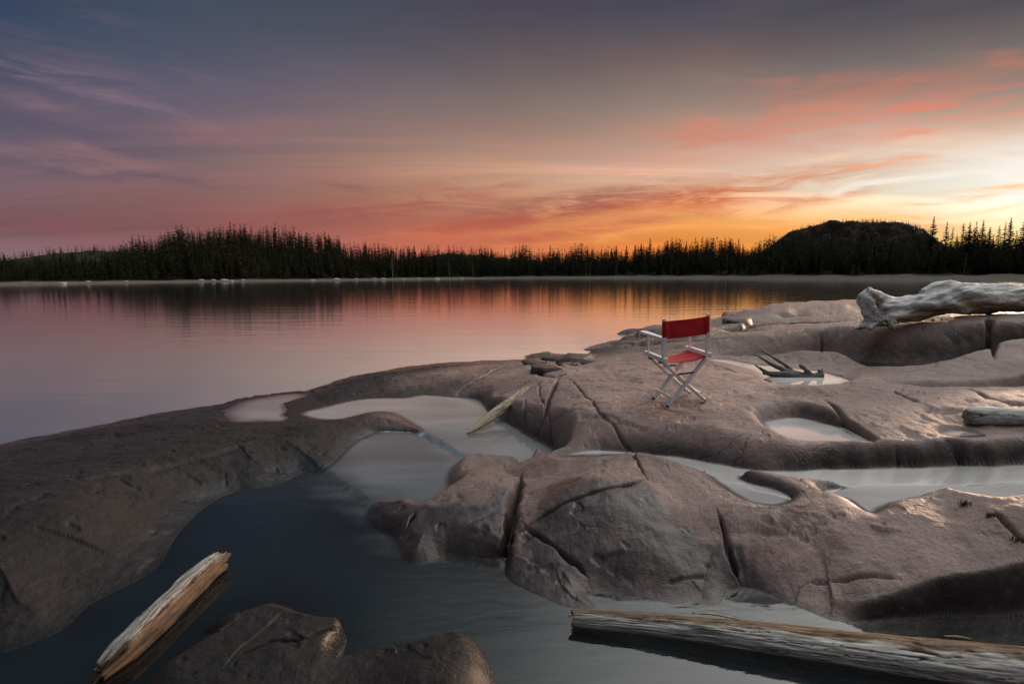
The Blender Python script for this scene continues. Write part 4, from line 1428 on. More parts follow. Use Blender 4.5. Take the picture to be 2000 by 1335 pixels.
# everything behind: one mass
def forest_mesh():
    rs_ = np.random.default_rng(7)
    protos = []
    for k, (w, pw, gp, tk, bs) in enumerate([(3.4, 0.75, 0.12, 0, 0.04), (2.8, 0.65, 0.2, 0.3, 0.06), (4.2, 0.8, 0.12, 0, 0.03), (2.2, 0.6, 0.25, 0.5, 0.12)]):
        v, f = crown_geo(10, w, 400 + k, 15, 5, bs, pw, gp, tk, leaves=2)
        tv, tf = [(0.1, 0, -1), (-0.06, 0.09, -1), (-0.06, -0.09, -1), (0, 0, 9.5)], [(0, 1, 3, 3), (1, 2, 3, 3), (2, 0, 3, 3)]
        protos.append((np.array(v), np.array(f)))
    gv, gf = crown_geo(10, 1.3, 450, 14, 3, 0.4, 0.35, 0.4, 0.9, leaves=2)
    st = [(0.10, 0, -1), (-0.06, 0.09, -1), (-0.06, -0.09, -1), (0.03, 0, 9.7), (-0.02, 0.02, 9.7), (-0.02, -0.02, 9.7)]
    sf = [(0, 1, 4, 3), (1, 2, 5, 4), (2, 0, 3, 5)]
    b = len(gv)
    snag = (np.array(gv + st), np.array(gf + [tuple(i + b for i in q) for q in sf]))
    VV, FF = [], []
    base = 0
    crest = []

    def add(px, D, h, zb, proto):
        nonlocal base
        v, f = proto
        az = float(az_of_px(px))
        a = rs_.uniform(0, 6.283)
        s = h / 10
        c_, s_ = math.cos(a) * s, math.sin(a) * s
        X = v[:, 0] * c_ - v[:, 1] * s_ + D * math.sin(az)
        Y = v[:, 0] * s_ + v[:, 1] * c_ + D * math.cos(az)
        VV.append(np.stack([X, Y, v[:, 2] * s + zb], 1))
        FF.append(f + base)
        base += len(v)
    for k in range(6500):
        px = rs_.uniform(-260, 2260)
        r0 = float(dist_shore(px))
        R = max(float(interp(RIDGE, px)), r0 + 40)
        t = rs_.uniform(0, 1) ** 0.8
        D = r0 + float(beach_w(px)) + 4 + (R - r0 - 5) * t
        h = (4.5 + 6.5 * rs_.beta(2.0, 1.6)) * (0.8 + 0.25 * t) * (0.92 + 0.4 * float(pn(px * 0.021, D * 0.02, 5)))
        h *= float(np.interp(px, [-100, 60, 200, 330], [0.42, 0.42, 0.62, 1.0]))
        hilly = 230 < px < 860
        pr = snag if (hilly and rs_.random() < 0.35) else protos[rs_.integers(4)]
        add(px, D, h, float(far_height(px, D)) - 0.3, pr)
    for k in range(3600):   # low growth and young trees that close the mass between the trunks
        px = rs_.uniform(-260, 2260)
        r0 = float(dist_shore(px))
        R = max(float(interp(RIDGE, px)), r0 + 40)
        D = r0 + float(beach_w(px)) + 1.5 + (R - r0 - 5) * rs_.uniform(0, 1) ** 1.5
        h = rs_.uniform(2.0, 4.6) * float(np.interp(px, [-100, 60, 200, 330], [0.5, 0.5, 0.7, 1.0]))
        add(px, D, h, float(far_height(px, D)) - 0.3, protos[2 if k % 2 else 0])
    for xs, tp, D, n, hh in ((left_xs, left_top, 560, 700, 5.5), (mid_xs, mid_top, 700, 240, 5.5)):
        for k in range(n):
            px = rs_.uniform(xs[0], xs[-1])
            u = rs_.uniform(-0.8, 0.1)
            depth = 150 if D == 560 else 120
            z = float(np.interp(px, xs, tp)) * (1 - abs(u) ** 2.2) - 0.8
            add(px, D + u * depth, rs_.uniform(0.7, 1.3) * hh, z, protos[rs_.integers(4)])
    for k in range(900):
        px = rs_.uniform(1490, 1850)
        u = rs_.uniform(-0.12, 0.1) if k < 330 else -0.95 + 0.6 * rs_.beta(1.2, 2.2)
        z = max(float(np.interp(px, mesa_xs, mesa_top)), 0.5) * (1 - abs(u) ** 2.2) - 1.2
        add(px, 640 + u * 110, rs_.uniform(3.0, 6.0), z, protos[rs_.integers(4)])
    o = mesh_obj('forest', np.vstack(VV), np.vstack(FF), NEEDLE, smooth=False)
    tag(o, 'mass of dark spruce forest covering the far shore and hills', 'forest', kind='stuff')


forest_mesh()

# ---- leftover snow along the waterline
sm, T = new_mat('old snow')
pos = T.n('ShaderNodeNewGeometry').outputs['Position']
sb = T.n('ShaderNodeBsdfPrincipled')
T.set(sb.inputs['Base Color'], T.ramp(T.noise(pos, 1.5, 4), [(0.3, (0.34, 0.36, 0.39)), (0.7, (0.55, 0.57, 0.59))]))
sb.inputs['Roughness'].default_value = 0.7
T.set(T.n('ShaderNodeOutputMaterial').inputs[0], sb.outputs[0])
for k, (px, w, h) in enumerate([(132, 2.2, .35), (182, 1.6, .3), (255, 1.8, .3), (400, 2.0, .55), (424, 1.4, .4), (445, 2.4, .6), (459, 1.6, .5), (481, 1.6, .4), (615, 1.8, .45), (662, 2.6, .7), (700, 1.4, .4), (735, 2.0, .5), (752, 2.2, .6), (790, 1.8, .4), (820, 2.2, .5), (855, 2.6, .6), (903, 1.8, .4)]):
    az = float(az_of_px(px))
    D = float(dist_shore(px)) + rng.uniform(1.2, 3.5)
    zb = float(far_height(px, D))
    v, f = [], []
    w *= 0.6
    h *= 0.36
    na, nr_ = 20, 6
    for j in range(nr_ + 1):
        t = j / nr_
        for i in range(na):
            a = 2 * math.pi * i / na
            rr = t * w * 0.5 * (1 + 0.35 * mnoise.noise(Vector((math.cos(a) * 1.3, math.sin(a) * 1.3, k * 3.1))))
            v.append((rr * math.cos(a) * 1.3, rr * math.sin(a) * 0.8, h * (1 - t ** 2) * (1 + 0.3 * mnoise.noise(Vector((rr * 2, a, k)))) - 0.05 - (0.25 if j == nr_ else 0)))
    for j in range(nr_):
        for i in range(na):
            f.append((j * na + i, j * na + (i + 1) % na, (j + 1) * na + (i + 1) % na, (j + 1) * na + i))
    o = mesh_obj('snow_patch', v, f, sm)
    o.location = (D * math.sin(az), D * math.cos(az), zb)
    tag(o, 'small white patch of old snow on the stony far waterline', 'snow patch', 'snow patches along the far waterline')
# ------------------------------------------------------------------ driftwood
def wood_material(name, pale=(0.42, 0.40, 0.36), brown=(0.20, 0.115, 0.055), dark=(0.035, 0.026, 0.02), bal=0.5, theta0=0.0, span=1.0, gs=1.0, rot=0.0):
    m, T = new_mat(name)
    g = T.attr('grain', 'Vector')
    if gs != 1.0:
        g = T.scale(g, (gs, gs, gs))
    th = T.attr('theta')
    fibre = T.noise(T.scale(g, (15, 15, 1.0)), 2.6, 7, 0.72, 0.45)
    fine = T.noise(T.scale(g, (34, 34, 2.4)), 3.0, 5, 0.72)
    blot = T.noise(T.scale(g, (7, 7, 2.6)), 1.6, 6, 0.65, 0.5)
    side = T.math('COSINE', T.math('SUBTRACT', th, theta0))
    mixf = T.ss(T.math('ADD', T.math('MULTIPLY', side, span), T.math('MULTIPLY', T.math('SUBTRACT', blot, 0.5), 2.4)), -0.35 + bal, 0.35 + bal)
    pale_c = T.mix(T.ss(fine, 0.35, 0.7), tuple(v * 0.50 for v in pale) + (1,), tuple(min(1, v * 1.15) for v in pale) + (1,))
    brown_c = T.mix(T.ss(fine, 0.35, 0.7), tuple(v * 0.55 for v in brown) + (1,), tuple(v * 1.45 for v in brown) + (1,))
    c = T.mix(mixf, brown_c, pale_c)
    if rot:
        hole = T.noise(T.scale(g, (16, 16, 4)), 1.5, 4, 0.6, 0.6)
        c = T.mix(T.math('MULTIPLY', T.ss(hole, 0.48, 0.60), T.ss(mixf, 0.6, 0.2, 0.0, rot)), c, (*dark, 1))
    crk = T.ss(fibre, 0.45, 0.37)
    c = T.mix(T.math('MULTIPLY', crk, 0.8), c, (*dark, 1))
    c = T.mix(T.math('MULTIPLY', T.attr('split'), 0.92), c, (dark[0] * 0.6, dark[1] * 0.6, dark[2] * 0.6, 1))
    c = T.mix(T.math('MULTIPLY', T.attr('end'), T.ss(blot, 0.3, 0.6, 0.4, 0.9)), c, (brown[0] * 0.75, brown[1] * 0.7, brown[2] * 0.65, 1))
    b = T.n('ShaderNodeBsdfPrincipled')
    T.set(b.inputs['Base Color'], c)
    b.inputs['Roughness'].default_value = 0.78
    hgt = T.math('ADD', T.math('MULTIPLY', fibre, 1.0), T.math('MULTIPLY', fine, 0.35))
    T.set(b.inputs['Normal'], T.bump(hgt, 0.8, 0.006))
    T.set(T.n('ShaderNodeOutputMaterial').inputs[0], b.outputs[0])
    return m


def catmull(P, n):
    P = [np.asarray(p, float) for p in P]
    Q = [2 * P[0] - P[1]] + P + [2 * P[-1] - P[-2]]
    out = []
    for i in range(1, len(Q) - 2):
        for k in range(n):
            t = k / n
            out.append(0.5 * (2 * Q[i] + (Q[i + 1] - Q[i - 1]) * t + (2 * Q[i - 1] - 5 * Q[i] + 4 * Q[i + 1] - Q[i + 2]) * t * t + (-Q[i - 1] + 3 * Q[i] - 3 * Q[i + 1] + Q[i + 2]) * t ** 3))
    out.append(P[-1])
    return np.array(out)


def log_mesh(name, path, mat, seed=1, seg=56, per=26, rough=0.08, groove=0.10, flat=1.0, square=0.0, jag=(0.0, 0.0), parent=None, roll=0.0):
    """path: (x, y, z, radius); one closed weathered log"""
    C = catmull([np.array(p) for p in path], per)
    P, R = C[:, :3], np.maximum(C[:, 3], 0.003)
    n = len(P)
    tang = np.gradient(P, axis=0)
    tang /= np.linalg.norm(tang, axis=1)[:, None] + 1e-9
    up = np.array([0, 0, 1.0])
    side = np.cross(tang, up)
    side /= np.linalg.norm(side, axis=1)[:, None] + 1e-9
    up2 = np.cross(side, tang)
    s = np.concatenate([[0], np.cumsum(np.linalg.norm(np.diff(P, axis=0), axis=1))])
    th = np.linspace(0, 2 * math.pi, seg, endpoint=False)
    S2, T2 = np.meshgrid(s, th, indexing='ij')
    ct, st = np.cos(T2), np.sin(T2)
    Rm = R[:, None]
    nn = rough * fbm(ct * 1.2 + 10 + seed, S2 * 2.2 + st * 1.2, 4, seed) + rough * 0.7 * fbm(st * 1.5 + 3, S2 * 3.0 + ct * 2, 3, seed + 5)
    ga = 1 - np.abs(pn(T2 * 3.2 + 0.5 * pn(S2 * 2, T2 * 0, seed), S2 * 0.9 + seed, seed + 2))
    gr = np.clip((ga - 0.86) / 0.14, 0, 1)
    sq = 1.0 / np.maximum(np.abs(ct), np.abs(st)) if square else 1.0
    k = (1 + nn - groove * gr) * ((1 - square) + square * (sq if square else 1))
    rad = Rm * k
    # ragged ends
    along = np.zeros_like(rad)
    e0 = np.clip(1 - S2 / (0.22 * max(R.max(), 0.02) * 6), 0, 1)
    e1 = np.clip(1 - (s[-1] - S2) / (0.22 * max(R.max(), 0.02) * 6), 0, 1)
    rag0 = fbm(T2 * 1.6, np.full_like(T2, seed + .5), 3, seed + 7)
    rag1 = fbm(T2 * 1.6, np.full_like(T2, seed + 2.5), 3, seed + 8)
    along += e0 * jag[0] * rag0 - e1 * jag[1] * rag1
    co, so = np.cos(T2 + roll), np.sin(T2 + roll)
    V = P[:, None, :] + rad[..., None] * (co[..., None] * side[:, None, :] + flat * so[..., None] * up2[:, None, :]) + along[..., None] * tang[:, None, :]
    V = V.reshape(-1, 3)
    G = np.stack([rad * ct, rad * st, S2], -1).reshape(-1, 3)
    TH = (T2 + roll).ravel()
    EN = np.maximum(e0, e1).ravel() ** 3 * 0.7
    # long drying splits
    sp1 = 1 - np.abs(pn(T2 * 2.1 + 0.35 * fbm(S2 * 5, T2 * 0.7, 3, seed + 20), S2 * 1.3 + seed * 3, seed + 21))
    spl = np.clip((sp1 - 0.955) / 0.03, 0, 1) * sst((fbm(S2 * 2.2, T2 * 0.9, 2, seed + 23) + 0.15) / 0.2)
    V = V.reshape(n, seg, 3) - (0.10 * Rm * spl)[..., None] * (co[..., None] * side[:, None, :] + flat * so[..., None] * up2[:, None, :])
    V = V.reshape(-1, 3)
    SPL = list(spl.ravel())
    I, J = np.meshgrid(np.arange(n - 1), np.arange(seg), indexing='ij')
    q = np.stack([I * seg + J, I * seg + (J + 1) % seg, (I + 1) * seg + (J + 1) % seg, (I + 1) * seg + J], -1).reshape(-1, 4)
    F = [tuple(int(v) for v in f) for f in q]
    V = list(map(tuple, V))
    G = list(map(tuple, G))
    TH = list(TH)
    EN = list(EN)
    # end faces: three shrinking, roughened rings and a centre
    for end in (0, 1):
        i0 = 0 if end == 0 else n - 1
        ring = [i0 * seg + j for j in range(seg)]
        cen = np.array([V[i] for i in ring]).mean(0)
        prev = ring
        for fr in (0.72, 0.4):
            cur = []
            for j in range(seg):
                v = np.array(V[ring[j]])
                w = cen + (v - cen) * fr + tang[i0] * (0.10 * R[i0] * pn(j * 0.7, fr * 9, seed + end)) * 2
                cur.append(len(V))
                V.append(tuple(w))
                g = np.array(G[ring[j]])
                G.append((g[0] * fr, g[1] * fr, g[2]))
                TH.append(TH[ring[j]])
                EN.append(1.0)
                SPL.append(0.0)
            for j in range(seg):
                a, b, c, d = prev[j], prev[(j + 1) % seg], cur[(j + 1) % seg], cur[j]
                F.append((a, d, c, b) if end == 0 else (a, b, c, d))
            prev = cur
        ci = len(V)
        V.append(tuple(cen))
        G.append((0, 0, G[ring[0]][2]))
        TH.append(0)
        EN.append(1.0)
        SPL.append(0.0)
        for j in range(seg):
            F.append((prev[j], ci, prev[(j + 1) % seg]) if end == 0 else (prev[j], prev[(j + 1) % seg], ci))
    o = mesh_obj(name, V, F, mat, parent=parent, attrs={'grain': np.array(G), 'theta': np.array(TH), 'end': np.array(EN), 'split': np.array(SPL)})
    return o


def at_dist(px, py, Y):
    """the point of a sight line that lies Y metres ahead"""
    d = ray(px, py)
    t = Y / d[1]
    return np.array([0, 0, CAMZ]) + d * t


def up4(px, py, z, r):
    return (*unproj(px, py, z), r)


# the short beam in the dark water, lower left
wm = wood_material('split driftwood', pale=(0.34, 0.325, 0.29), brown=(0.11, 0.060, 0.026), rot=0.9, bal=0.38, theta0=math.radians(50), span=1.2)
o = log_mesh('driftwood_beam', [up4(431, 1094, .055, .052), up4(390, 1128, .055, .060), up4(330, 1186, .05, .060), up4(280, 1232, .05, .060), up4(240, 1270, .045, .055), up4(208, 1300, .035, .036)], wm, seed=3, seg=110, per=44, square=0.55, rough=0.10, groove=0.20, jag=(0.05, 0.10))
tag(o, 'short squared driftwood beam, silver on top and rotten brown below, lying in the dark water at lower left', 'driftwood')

# the long log across the lower right corner
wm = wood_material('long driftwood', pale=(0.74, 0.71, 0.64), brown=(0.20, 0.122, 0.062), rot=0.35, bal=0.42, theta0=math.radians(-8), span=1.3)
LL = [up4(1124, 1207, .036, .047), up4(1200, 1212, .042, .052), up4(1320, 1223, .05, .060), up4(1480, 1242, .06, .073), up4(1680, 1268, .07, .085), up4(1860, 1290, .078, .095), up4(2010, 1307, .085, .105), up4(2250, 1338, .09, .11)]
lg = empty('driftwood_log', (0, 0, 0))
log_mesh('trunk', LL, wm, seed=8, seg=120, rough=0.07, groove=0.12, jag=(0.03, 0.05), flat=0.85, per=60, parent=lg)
log_mesh('splinter', [(*(unproj(1352, 1196, .11)), .006), (*(unproj(1392, 1197, .115)), .013), (*(unproj(1428, 1204, .115)), .011), (*(unproj(1462, 1212, .11)), .004)], wm, seed=9, seg=16, per=10, flat=0.6, parent=lg)
tag(lg, 'long weathered log floating across the lower right corner', 'driftwood')
twm = wood_material('twig wood', pale=(0.30, 0.24, 0.15), brown=(0.2, 0.13, 0.07), bal=-0.2)
o = log_mesh('twig', [up4(1842, 1242, .012, .006), up4(1868, 1243, .014, .008), up4(1896, 1247, .010, .005)], twm, seed=11, seg=10, per=8)
tag(o, 'small tan twig afloat behind the long log at lower right', 'twig')

# the pointed stick leaning out of the upper pool
h1 = hit(1035, 752)
top = at_dist(1031, 758, h1[1] - 0.10)
low = unproj(914, 846, .07)
sm_ = wood_material('pale stick', pale=(0.46, 0.37, 0.265), brown=(0.20, 0.11, 0.06), bal=-0.75, theta0=math.radians(90), span=0.9)
pts = [low * (1 - t) + top * t for t in (0, .12, .3, .5, .68, .85, 1)]
rr_ = [.012, .040, .060, .062, .060, .056, .040]
st_ = empty('driftwood_stick')
log_mesh('shaft', [(*p, r) for p, r in zip(pts, rr_)], sm_, seed=14, seg=48, flat=0.85, rough=0.09, groove=0.08, parent=st_)
for t, a, nm in ((0.33, 1.0, 'knot'), (0.62, 0.7, 'knot')):
    p = low * (1 - t) + top * t
    log_mesh(nm, [(p[0] - 0.02, p[1], p[2] + 0.01, .014), (p[0] - 0.045, p[1] - .005, p[2] + 0.028, .010), (p[0] - 0.055, p[1] - .006, p[2] + 0.035, .005)], sm_, seed=15, seg=12, per=6, parent=st_)
tag(st_, 'pointed pale stick leaning from the pool onto the cracked rock', 'driftwood')

# the grey log end on the shelf at the right
gm = wood_material('grey driftwood', pale=(0.66, 0.67, 0.63), brown=(0.36, 0.32, 0.25), bal=-0.55, theta0=math.radians(90), span=0.5)
yl = 4.78
LG = []
for px, py, r in ((1889, 812, .058), (1905, 811, .076), (1950, 812, .077), (2000, 814, .077), (2100, 818, .078), (2250, 824, .08)):
    LG.append((*at_dist(px, py, yl + (px - 1889) * 0.0004), r))
gz = min(p[2] - 0.077 - ground(p[0], p[1]) for p in LG)
print('grey log gap', [round(p[2] - 0.077 - ground(p[0], p[1]), 3) for p in LG])
o = log_mesh('driftwood_log', LG, gm, seed=21, rough=0.035, groove=0.06, jag=(0.03, 0.0), per=20)
tag(o, 'smooth grey log whose blunt end juts in from the right edge above the pale pool', 'driftwood')


# flotsam at the edge of the long pool
rgf = random.Random(5)
for k in range(9):
    px, py = 1318 + k * 7 + rgf.uniform(-4, 4), 907 + k * 2.6 + rgf.uniform(-4, 3)
    c_ = unproj(px, py, LB + 0.004)
    a_ = rgf.uniform(-0.9, 0.5)
    L_ = rgf.uniform(.03, .075)
    dx_, dy_ = math.cos(a_) * L_, math.sin(a_) * L_
    o = log_mesh('twig', [(c_[0] - dx_, c_[1] - dy_, LB + .002, .0025), (c_[0], c_[1] + .006, LB + .005, .004), (c_[0] + dx_, c_[1] + dy_, LB + .003, .002)], twm, seed=60 + k, seg=8, per=5)
    tag(o, 'small dark twig in the flotsam at the edge of the long pale pool', 'twig', 'flotsam at the edge of the long pool')


# ---- shapes grown together from several limbs
def grown(name, limbs, mat, voxel, seed, rough, parent=None, smooth=8, grain_axis=(1, 0, 0)):
    bm = bmesh.new()
    for L in limbs:
        C = catmull([np.array(p) for p in L], 6)
        prev = None
        for i, c in enumerate(C):
            t = C[min(i + 1, len(C) - 1)][:3] - C[max(i - 1, 0)][:3]
            t = Vector(t).normalized()
            a = t.orthogonal().normalized()
            b = t.cross(a)
            # keep frames aligned
            if prev is not None:
                a = (prev - t * prev.dot(t)).normalized()
                b = t.cross(a)
            prev = a
            ring = [bm.verts.new(Vector(c[:3]) + (a * math.cos(k * math.pi / 6) + b * math.sin(k * math.pi / 6)) * c[3]) for k in range(12)]
            if i > 0:
                for k in range(12):
                    bm.faces.new((last[k], last[(k + 1) % 12], ring[(k + 1) % 12], ring[k]))
            else:
                bm.faces.new(ring[::-1])
            last = ring
        bm.faces.new(last)
    me = bpy.data.meshes.new(name)
    bm.to_mesh(me)
    bm.free()
    tmp = bpy.data.objects.new('tmp', me)
    COL.objects.link(tmp)
    r = tmp.modifiers.new('r', 'REMESH')
    r.mode = 'VOXEL'
    r.voxel_size = voxel
    s = tmp.modifiers.new('s', 'SMOOTH')
    s.iterations = smooth
    s.factor = 0.5
    dg = bpy.context.evaluated_depsgraph_get()
    me2 = bpy.data.meshes.new_from_object(tmp.evaluated_get(dg))
    bpy.data.objects.remove(tmp)
    n = len(me2.vertices)
    co = np.empty(n * 3, np.float32)
    me2.vertices.foreach_get('co', co)
    co = co.reshape(-1, 3).astype(float)
    no = np.empty(n * 3, np.float32)
    me2.vertex_normals.foreach_get('vector', no)
    no = no.reshape(-1, 3)
    ax = np.array(grain_axis, float)
    ax /= np.linalg.norm(ax)
    sx = co @ ax
    b1 = np.cross(ax, [0, 0, 1.0])
    b1 /= np.linalg.norm(b1)
    b2 = np.cross(b1, ax)
    u, v = co @ b1, co @ b2
    k = 1.0 / (voxel * 12)
    d = rough * (fbm(u * k + sx * k * 0.25, v * k + sx * k * 0.2, 4, seed) + 0.5 * fbm(u * k * 2.5 + sx * k * 0.4, v * k * 2.5, 3, seed + 3))
    co += no * d[:, None]
    me2.vertices.foreach_set('co', co.astype(np.float32).ravel())
    me2.polygons.foreach_set('use_smooth', np.ones(len(me2.polygons), bool))
    at = me2.attributes.new('grain', 'FLOAT_VECTOR', 'POINT')
    at.data.foreach_set('vector', np.stack([u, v, sx], 1).astype(np.float32).ravel())
    at = me2.attributes.new('theta', 'FLOAT', 'POINT')
    at.data.foreach_set('value', np.arctan2(no[:, 2], no[:, 0]).astype(np.float32))
    me2.attributes.new('end', 'FLOAT', 'POINT')
    me2.materials.clear()
    me2.materials.append(mat)
    me2.name = name
    o = bpy.data.objects.new(name, me2)
    COL.objects.link(o)
    if parent is not None:
        o.parent = parent
    return o


def A(px, py, Y, r):
    return (*at_dist(px, py, Y), r)


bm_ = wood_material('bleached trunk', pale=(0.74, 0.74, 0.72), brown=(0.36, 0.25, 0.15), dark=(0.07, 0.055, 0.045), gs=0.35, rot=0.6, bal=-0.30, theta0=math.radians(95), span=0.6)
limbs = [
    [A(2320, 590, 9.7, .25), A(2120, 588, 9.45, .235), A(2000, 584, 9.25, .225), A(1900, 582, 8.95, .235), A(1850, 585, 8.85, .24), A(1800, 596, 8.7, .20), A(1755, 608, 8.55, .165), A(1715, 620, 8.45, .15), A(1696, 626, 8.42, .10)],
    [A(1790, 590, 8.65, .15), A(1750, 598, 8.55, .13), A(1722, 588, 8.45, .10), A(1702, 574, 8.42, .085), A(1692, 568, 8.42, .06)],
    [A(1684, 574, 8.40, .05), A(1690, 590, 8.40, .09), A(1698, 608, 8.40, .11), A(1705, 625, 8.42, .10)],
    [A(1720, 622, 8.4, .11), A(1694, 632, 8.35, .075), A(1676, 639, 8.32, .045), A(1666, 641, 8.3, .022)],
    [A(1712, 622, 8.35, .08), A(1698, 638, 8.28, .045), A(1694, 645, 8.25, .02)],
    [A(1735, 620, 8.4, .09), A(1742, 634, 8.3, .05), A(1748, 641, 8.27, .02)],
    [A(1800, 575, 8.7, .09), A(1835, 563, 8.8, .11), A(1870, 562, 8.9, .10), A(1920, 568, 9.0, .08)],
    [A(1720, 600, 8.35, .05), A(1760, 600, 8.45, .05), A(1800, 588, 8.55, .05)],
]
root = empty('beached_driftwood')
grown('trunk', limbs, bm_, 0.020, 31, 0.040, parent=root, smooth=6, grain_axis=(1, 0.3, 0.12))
log_mesh('branch', [A(1880, 556, 9.15, .03), A(1930, 557, 9.25, .035), A(2000, 561, 9.4, .036), A(2120, 566, 9.6, .036)], bm_, seed=34, seg=18, per=10, parent=root)
for k, (px, py) in enumerate([(1700, 618), (1708, 626), (1716, 616), (1728, 630), (1738, 622), (1690, 640), (1745, 628)]):
    p = A(px, py, 8.28, .02)
    rg = random.Random(k)
    log_mesh('root', [(p[0], p[1] + .12, p[2] + .02, .022), (p[0] + rg.uniform(-.03, .03), p[1] + .02, p[2], .016), (p[0] + rg.uniform(-.07, .07), p[1] - .03, p[2] + rg.uniform(-.06, .04), .007)], bm_, seed=40 + k, seg=10, per=6, parent=root)
tag(root, 'great bleached driftwood trunk with a flared root end lying on the rock ledge', 'driftwood')

fk = wood_material('grey branch', pale=(0.17, 0.18, 0.17), brown=(0.07, 0.055, 0.045), bal=-0.6, theta0=math.radians(90), span=0.7)
froot = empty('driftwood_branch')
yb = 7.06
limbs = [
    [A(1606, 733, yb, .052), A(1590, 734, yb, .042), A(1570, 735, yb, .045), A(1545, 733, yb, .052), A(1520, 731, yb, .042), A(1500, 728, yb, .030), A(1486, 719, yb - .02, .018), A(1474, 713, yb - .04, .010)],
    [A(1575, 733, yb, .036), A(1545, 727, yb + .03, .036), A(1520, 717, yb + .05, .030), A(1500, 707, yb + .07, .022), A(1484, 697, yb + .09, .014), A(1470, 690, yb + .10, .009)],
    [A(1552, 728, yb + .05, .028), A(1534, 713, yb + .12, .024), A(1512, 699, yb + .2, .018), A(1486, 684, yb + .27, .008)],
    [A(1584, 732, yb, .036), A(1574, 722, yb, .028), A(1568, 717, yb, .024), A(1563, 713, yb, .020)],
    [A(1602, 731, yb, .045), A(1600, 725, yb, .022), A(1598, 720, yb, .006)],
    [A(1605, 731, yb, .04), A(1605, 724, yb, .018), A(1606, 719, yb, .005)],
    [A(1500, 730, yb, .018), A(1490, 729, yb - .03, .010)],
]
grown('stem', limbs, fk, 0.007, 51, 0.006, parent=froot, smooth=2)
tag(froot, 'grey forked driftwood branch lying in the pale mirror pool behind the chair', 'driftwood')


# ------------------------------------------------------------------ loose rocks
def boulder(center, size, seed, label, rz=0.0, group=None):
    rg = random.Random(seed)
    bm = bmesh.new()
    for _ in range(22):
        v = Vector((rg.uniform(-1, 1), rg.uniform(-1, 1), rg.uniform(-0.9, 1)))
        v = Vector((math.copysign(abs(v.x) ** 0.6, v.x), math.copysign(abs(v.y) ** 0.6, v.y), math.copysign(abs(v.z) ** 0.6, v.z)))
        bm.verts.new((v.x * size[0] / 2, v.y * size[1] / 2, v.z * size[2] / 2))
    bmesh.ops.convex_hull(bm, input=bm.verts)
    bmesh.ops.delete(bm, geom=[v for v in bm.verts if not v.link_faces], context='VERTS')
    bmesh.ops.bevel(bm, geom=list(bm.edges), offset=min(size) * 0.07, segments=2, affect='EDGES', clamp_overlap=True)
    bmesh.ops.triangulate(bm, faces=bm.faces)
    bmesh.ops.subdivide_edges(bm, edges=bm.edges, cuts=2, use_grid_fill=True)
    for v in bm.verts:
        p = v.co * 5 + Vector((seed * 3.1, 0, 0))
        v.co += v.normal * 0.0 + v.co.normalized() * (mnoise.fractal(p, 1.0, 2.0, 4) * min(size) * 0.06)
    bmesh.ops.recalc_face_normals(bm, faces=bm.faces)
    me = bpy.data.meshes.new('boulder')
    bm.to_mesh(me)
    bm.free()
    me.polygons.foreach_set('use_smooth', np.ones(len(me.polygons), bool))
    n = len(me.vertices)
    co = np.empty(n * 3, np.float32)
    me.vertices.foreach_get('co', co)
    co = co.reshape(-1, 3)
    for nm, val in (('wet', np.zeros(n)), ('dirt', np.zeros(n)), ('steep', np.full(n, 0.45)), ('dim', np.full(n, 0.7))):
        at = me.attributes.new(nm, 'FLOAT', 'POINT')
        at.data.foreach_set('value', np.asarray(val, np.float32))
    me.materials.append(ROCK)
    o = bpy.data.objects.new('boulder', me)
    COL.objects.link(o)
    o.location = center
    o.rotation_euler = (0, 0, rz)
    tag(o, label, 'rock', group)
    return o


for k, (px, py, sx, sy, sz, up, lab) in enumerate([
        (1052, 697, .7, .8, .24, -.04, 'flat dark rock at the lake edge, left one of the broken heap'),
        (1082, 703, .55, .6, .28, -.03, 'block of dark rock in the middle of the broken heap by the lake'),
        (1120, 703, .95, .7, .26, -.04, 'wide flat-topped slab at the right end of the broken heap by the lake'),
        (1068, 722, .75, .55, .24, -.04, 'rusty dark block at the front of the broken heap by the lake'),
        (1040, 712, .5, .4, .22, -.03, 'low rounded rock behind the cracks at the left front of the broken heap'),
        (1142, 710, .6, .4, .22, -.03, 'small tilted rock just right of the broken heap by the lake')]):
    p = hit(px, py)
    boulder((p[0], p[1], p[2] + up), (sx, sy, sz), 60 + k, lab, rz=0.5 * k, group='broken rocks at the head of the cracks')
p = at_dist(1440, 630, 13.6)
boulder((p[0], p[1], p[2] - 0.02), (0.85, 0.5, 0.26), 71, 'low dark block of rock against the orange lake beyond the chair')


# ------------------------------------------------------------------ tufts of grass in the joints
gmat, T = new_mat('dry grass')
tc = T.n('ShaderNodeNewGeometry').outputs['Position']
b = T.n('ShaderNodeBsdfPrincipled')
T.set(b.inputs['Base Color'], T.ramp(T.noise(tc, 20.0, 2), [(0.3, (0.045, 0.05, 0.02)), (0.7, (0.13, 0.11, 0.05))]))
b.inputs['Roughness'].default_value = 0.8
T.set(T.n('ShaderNodeOutputMaterial').inputs[0], b.outputs[0])


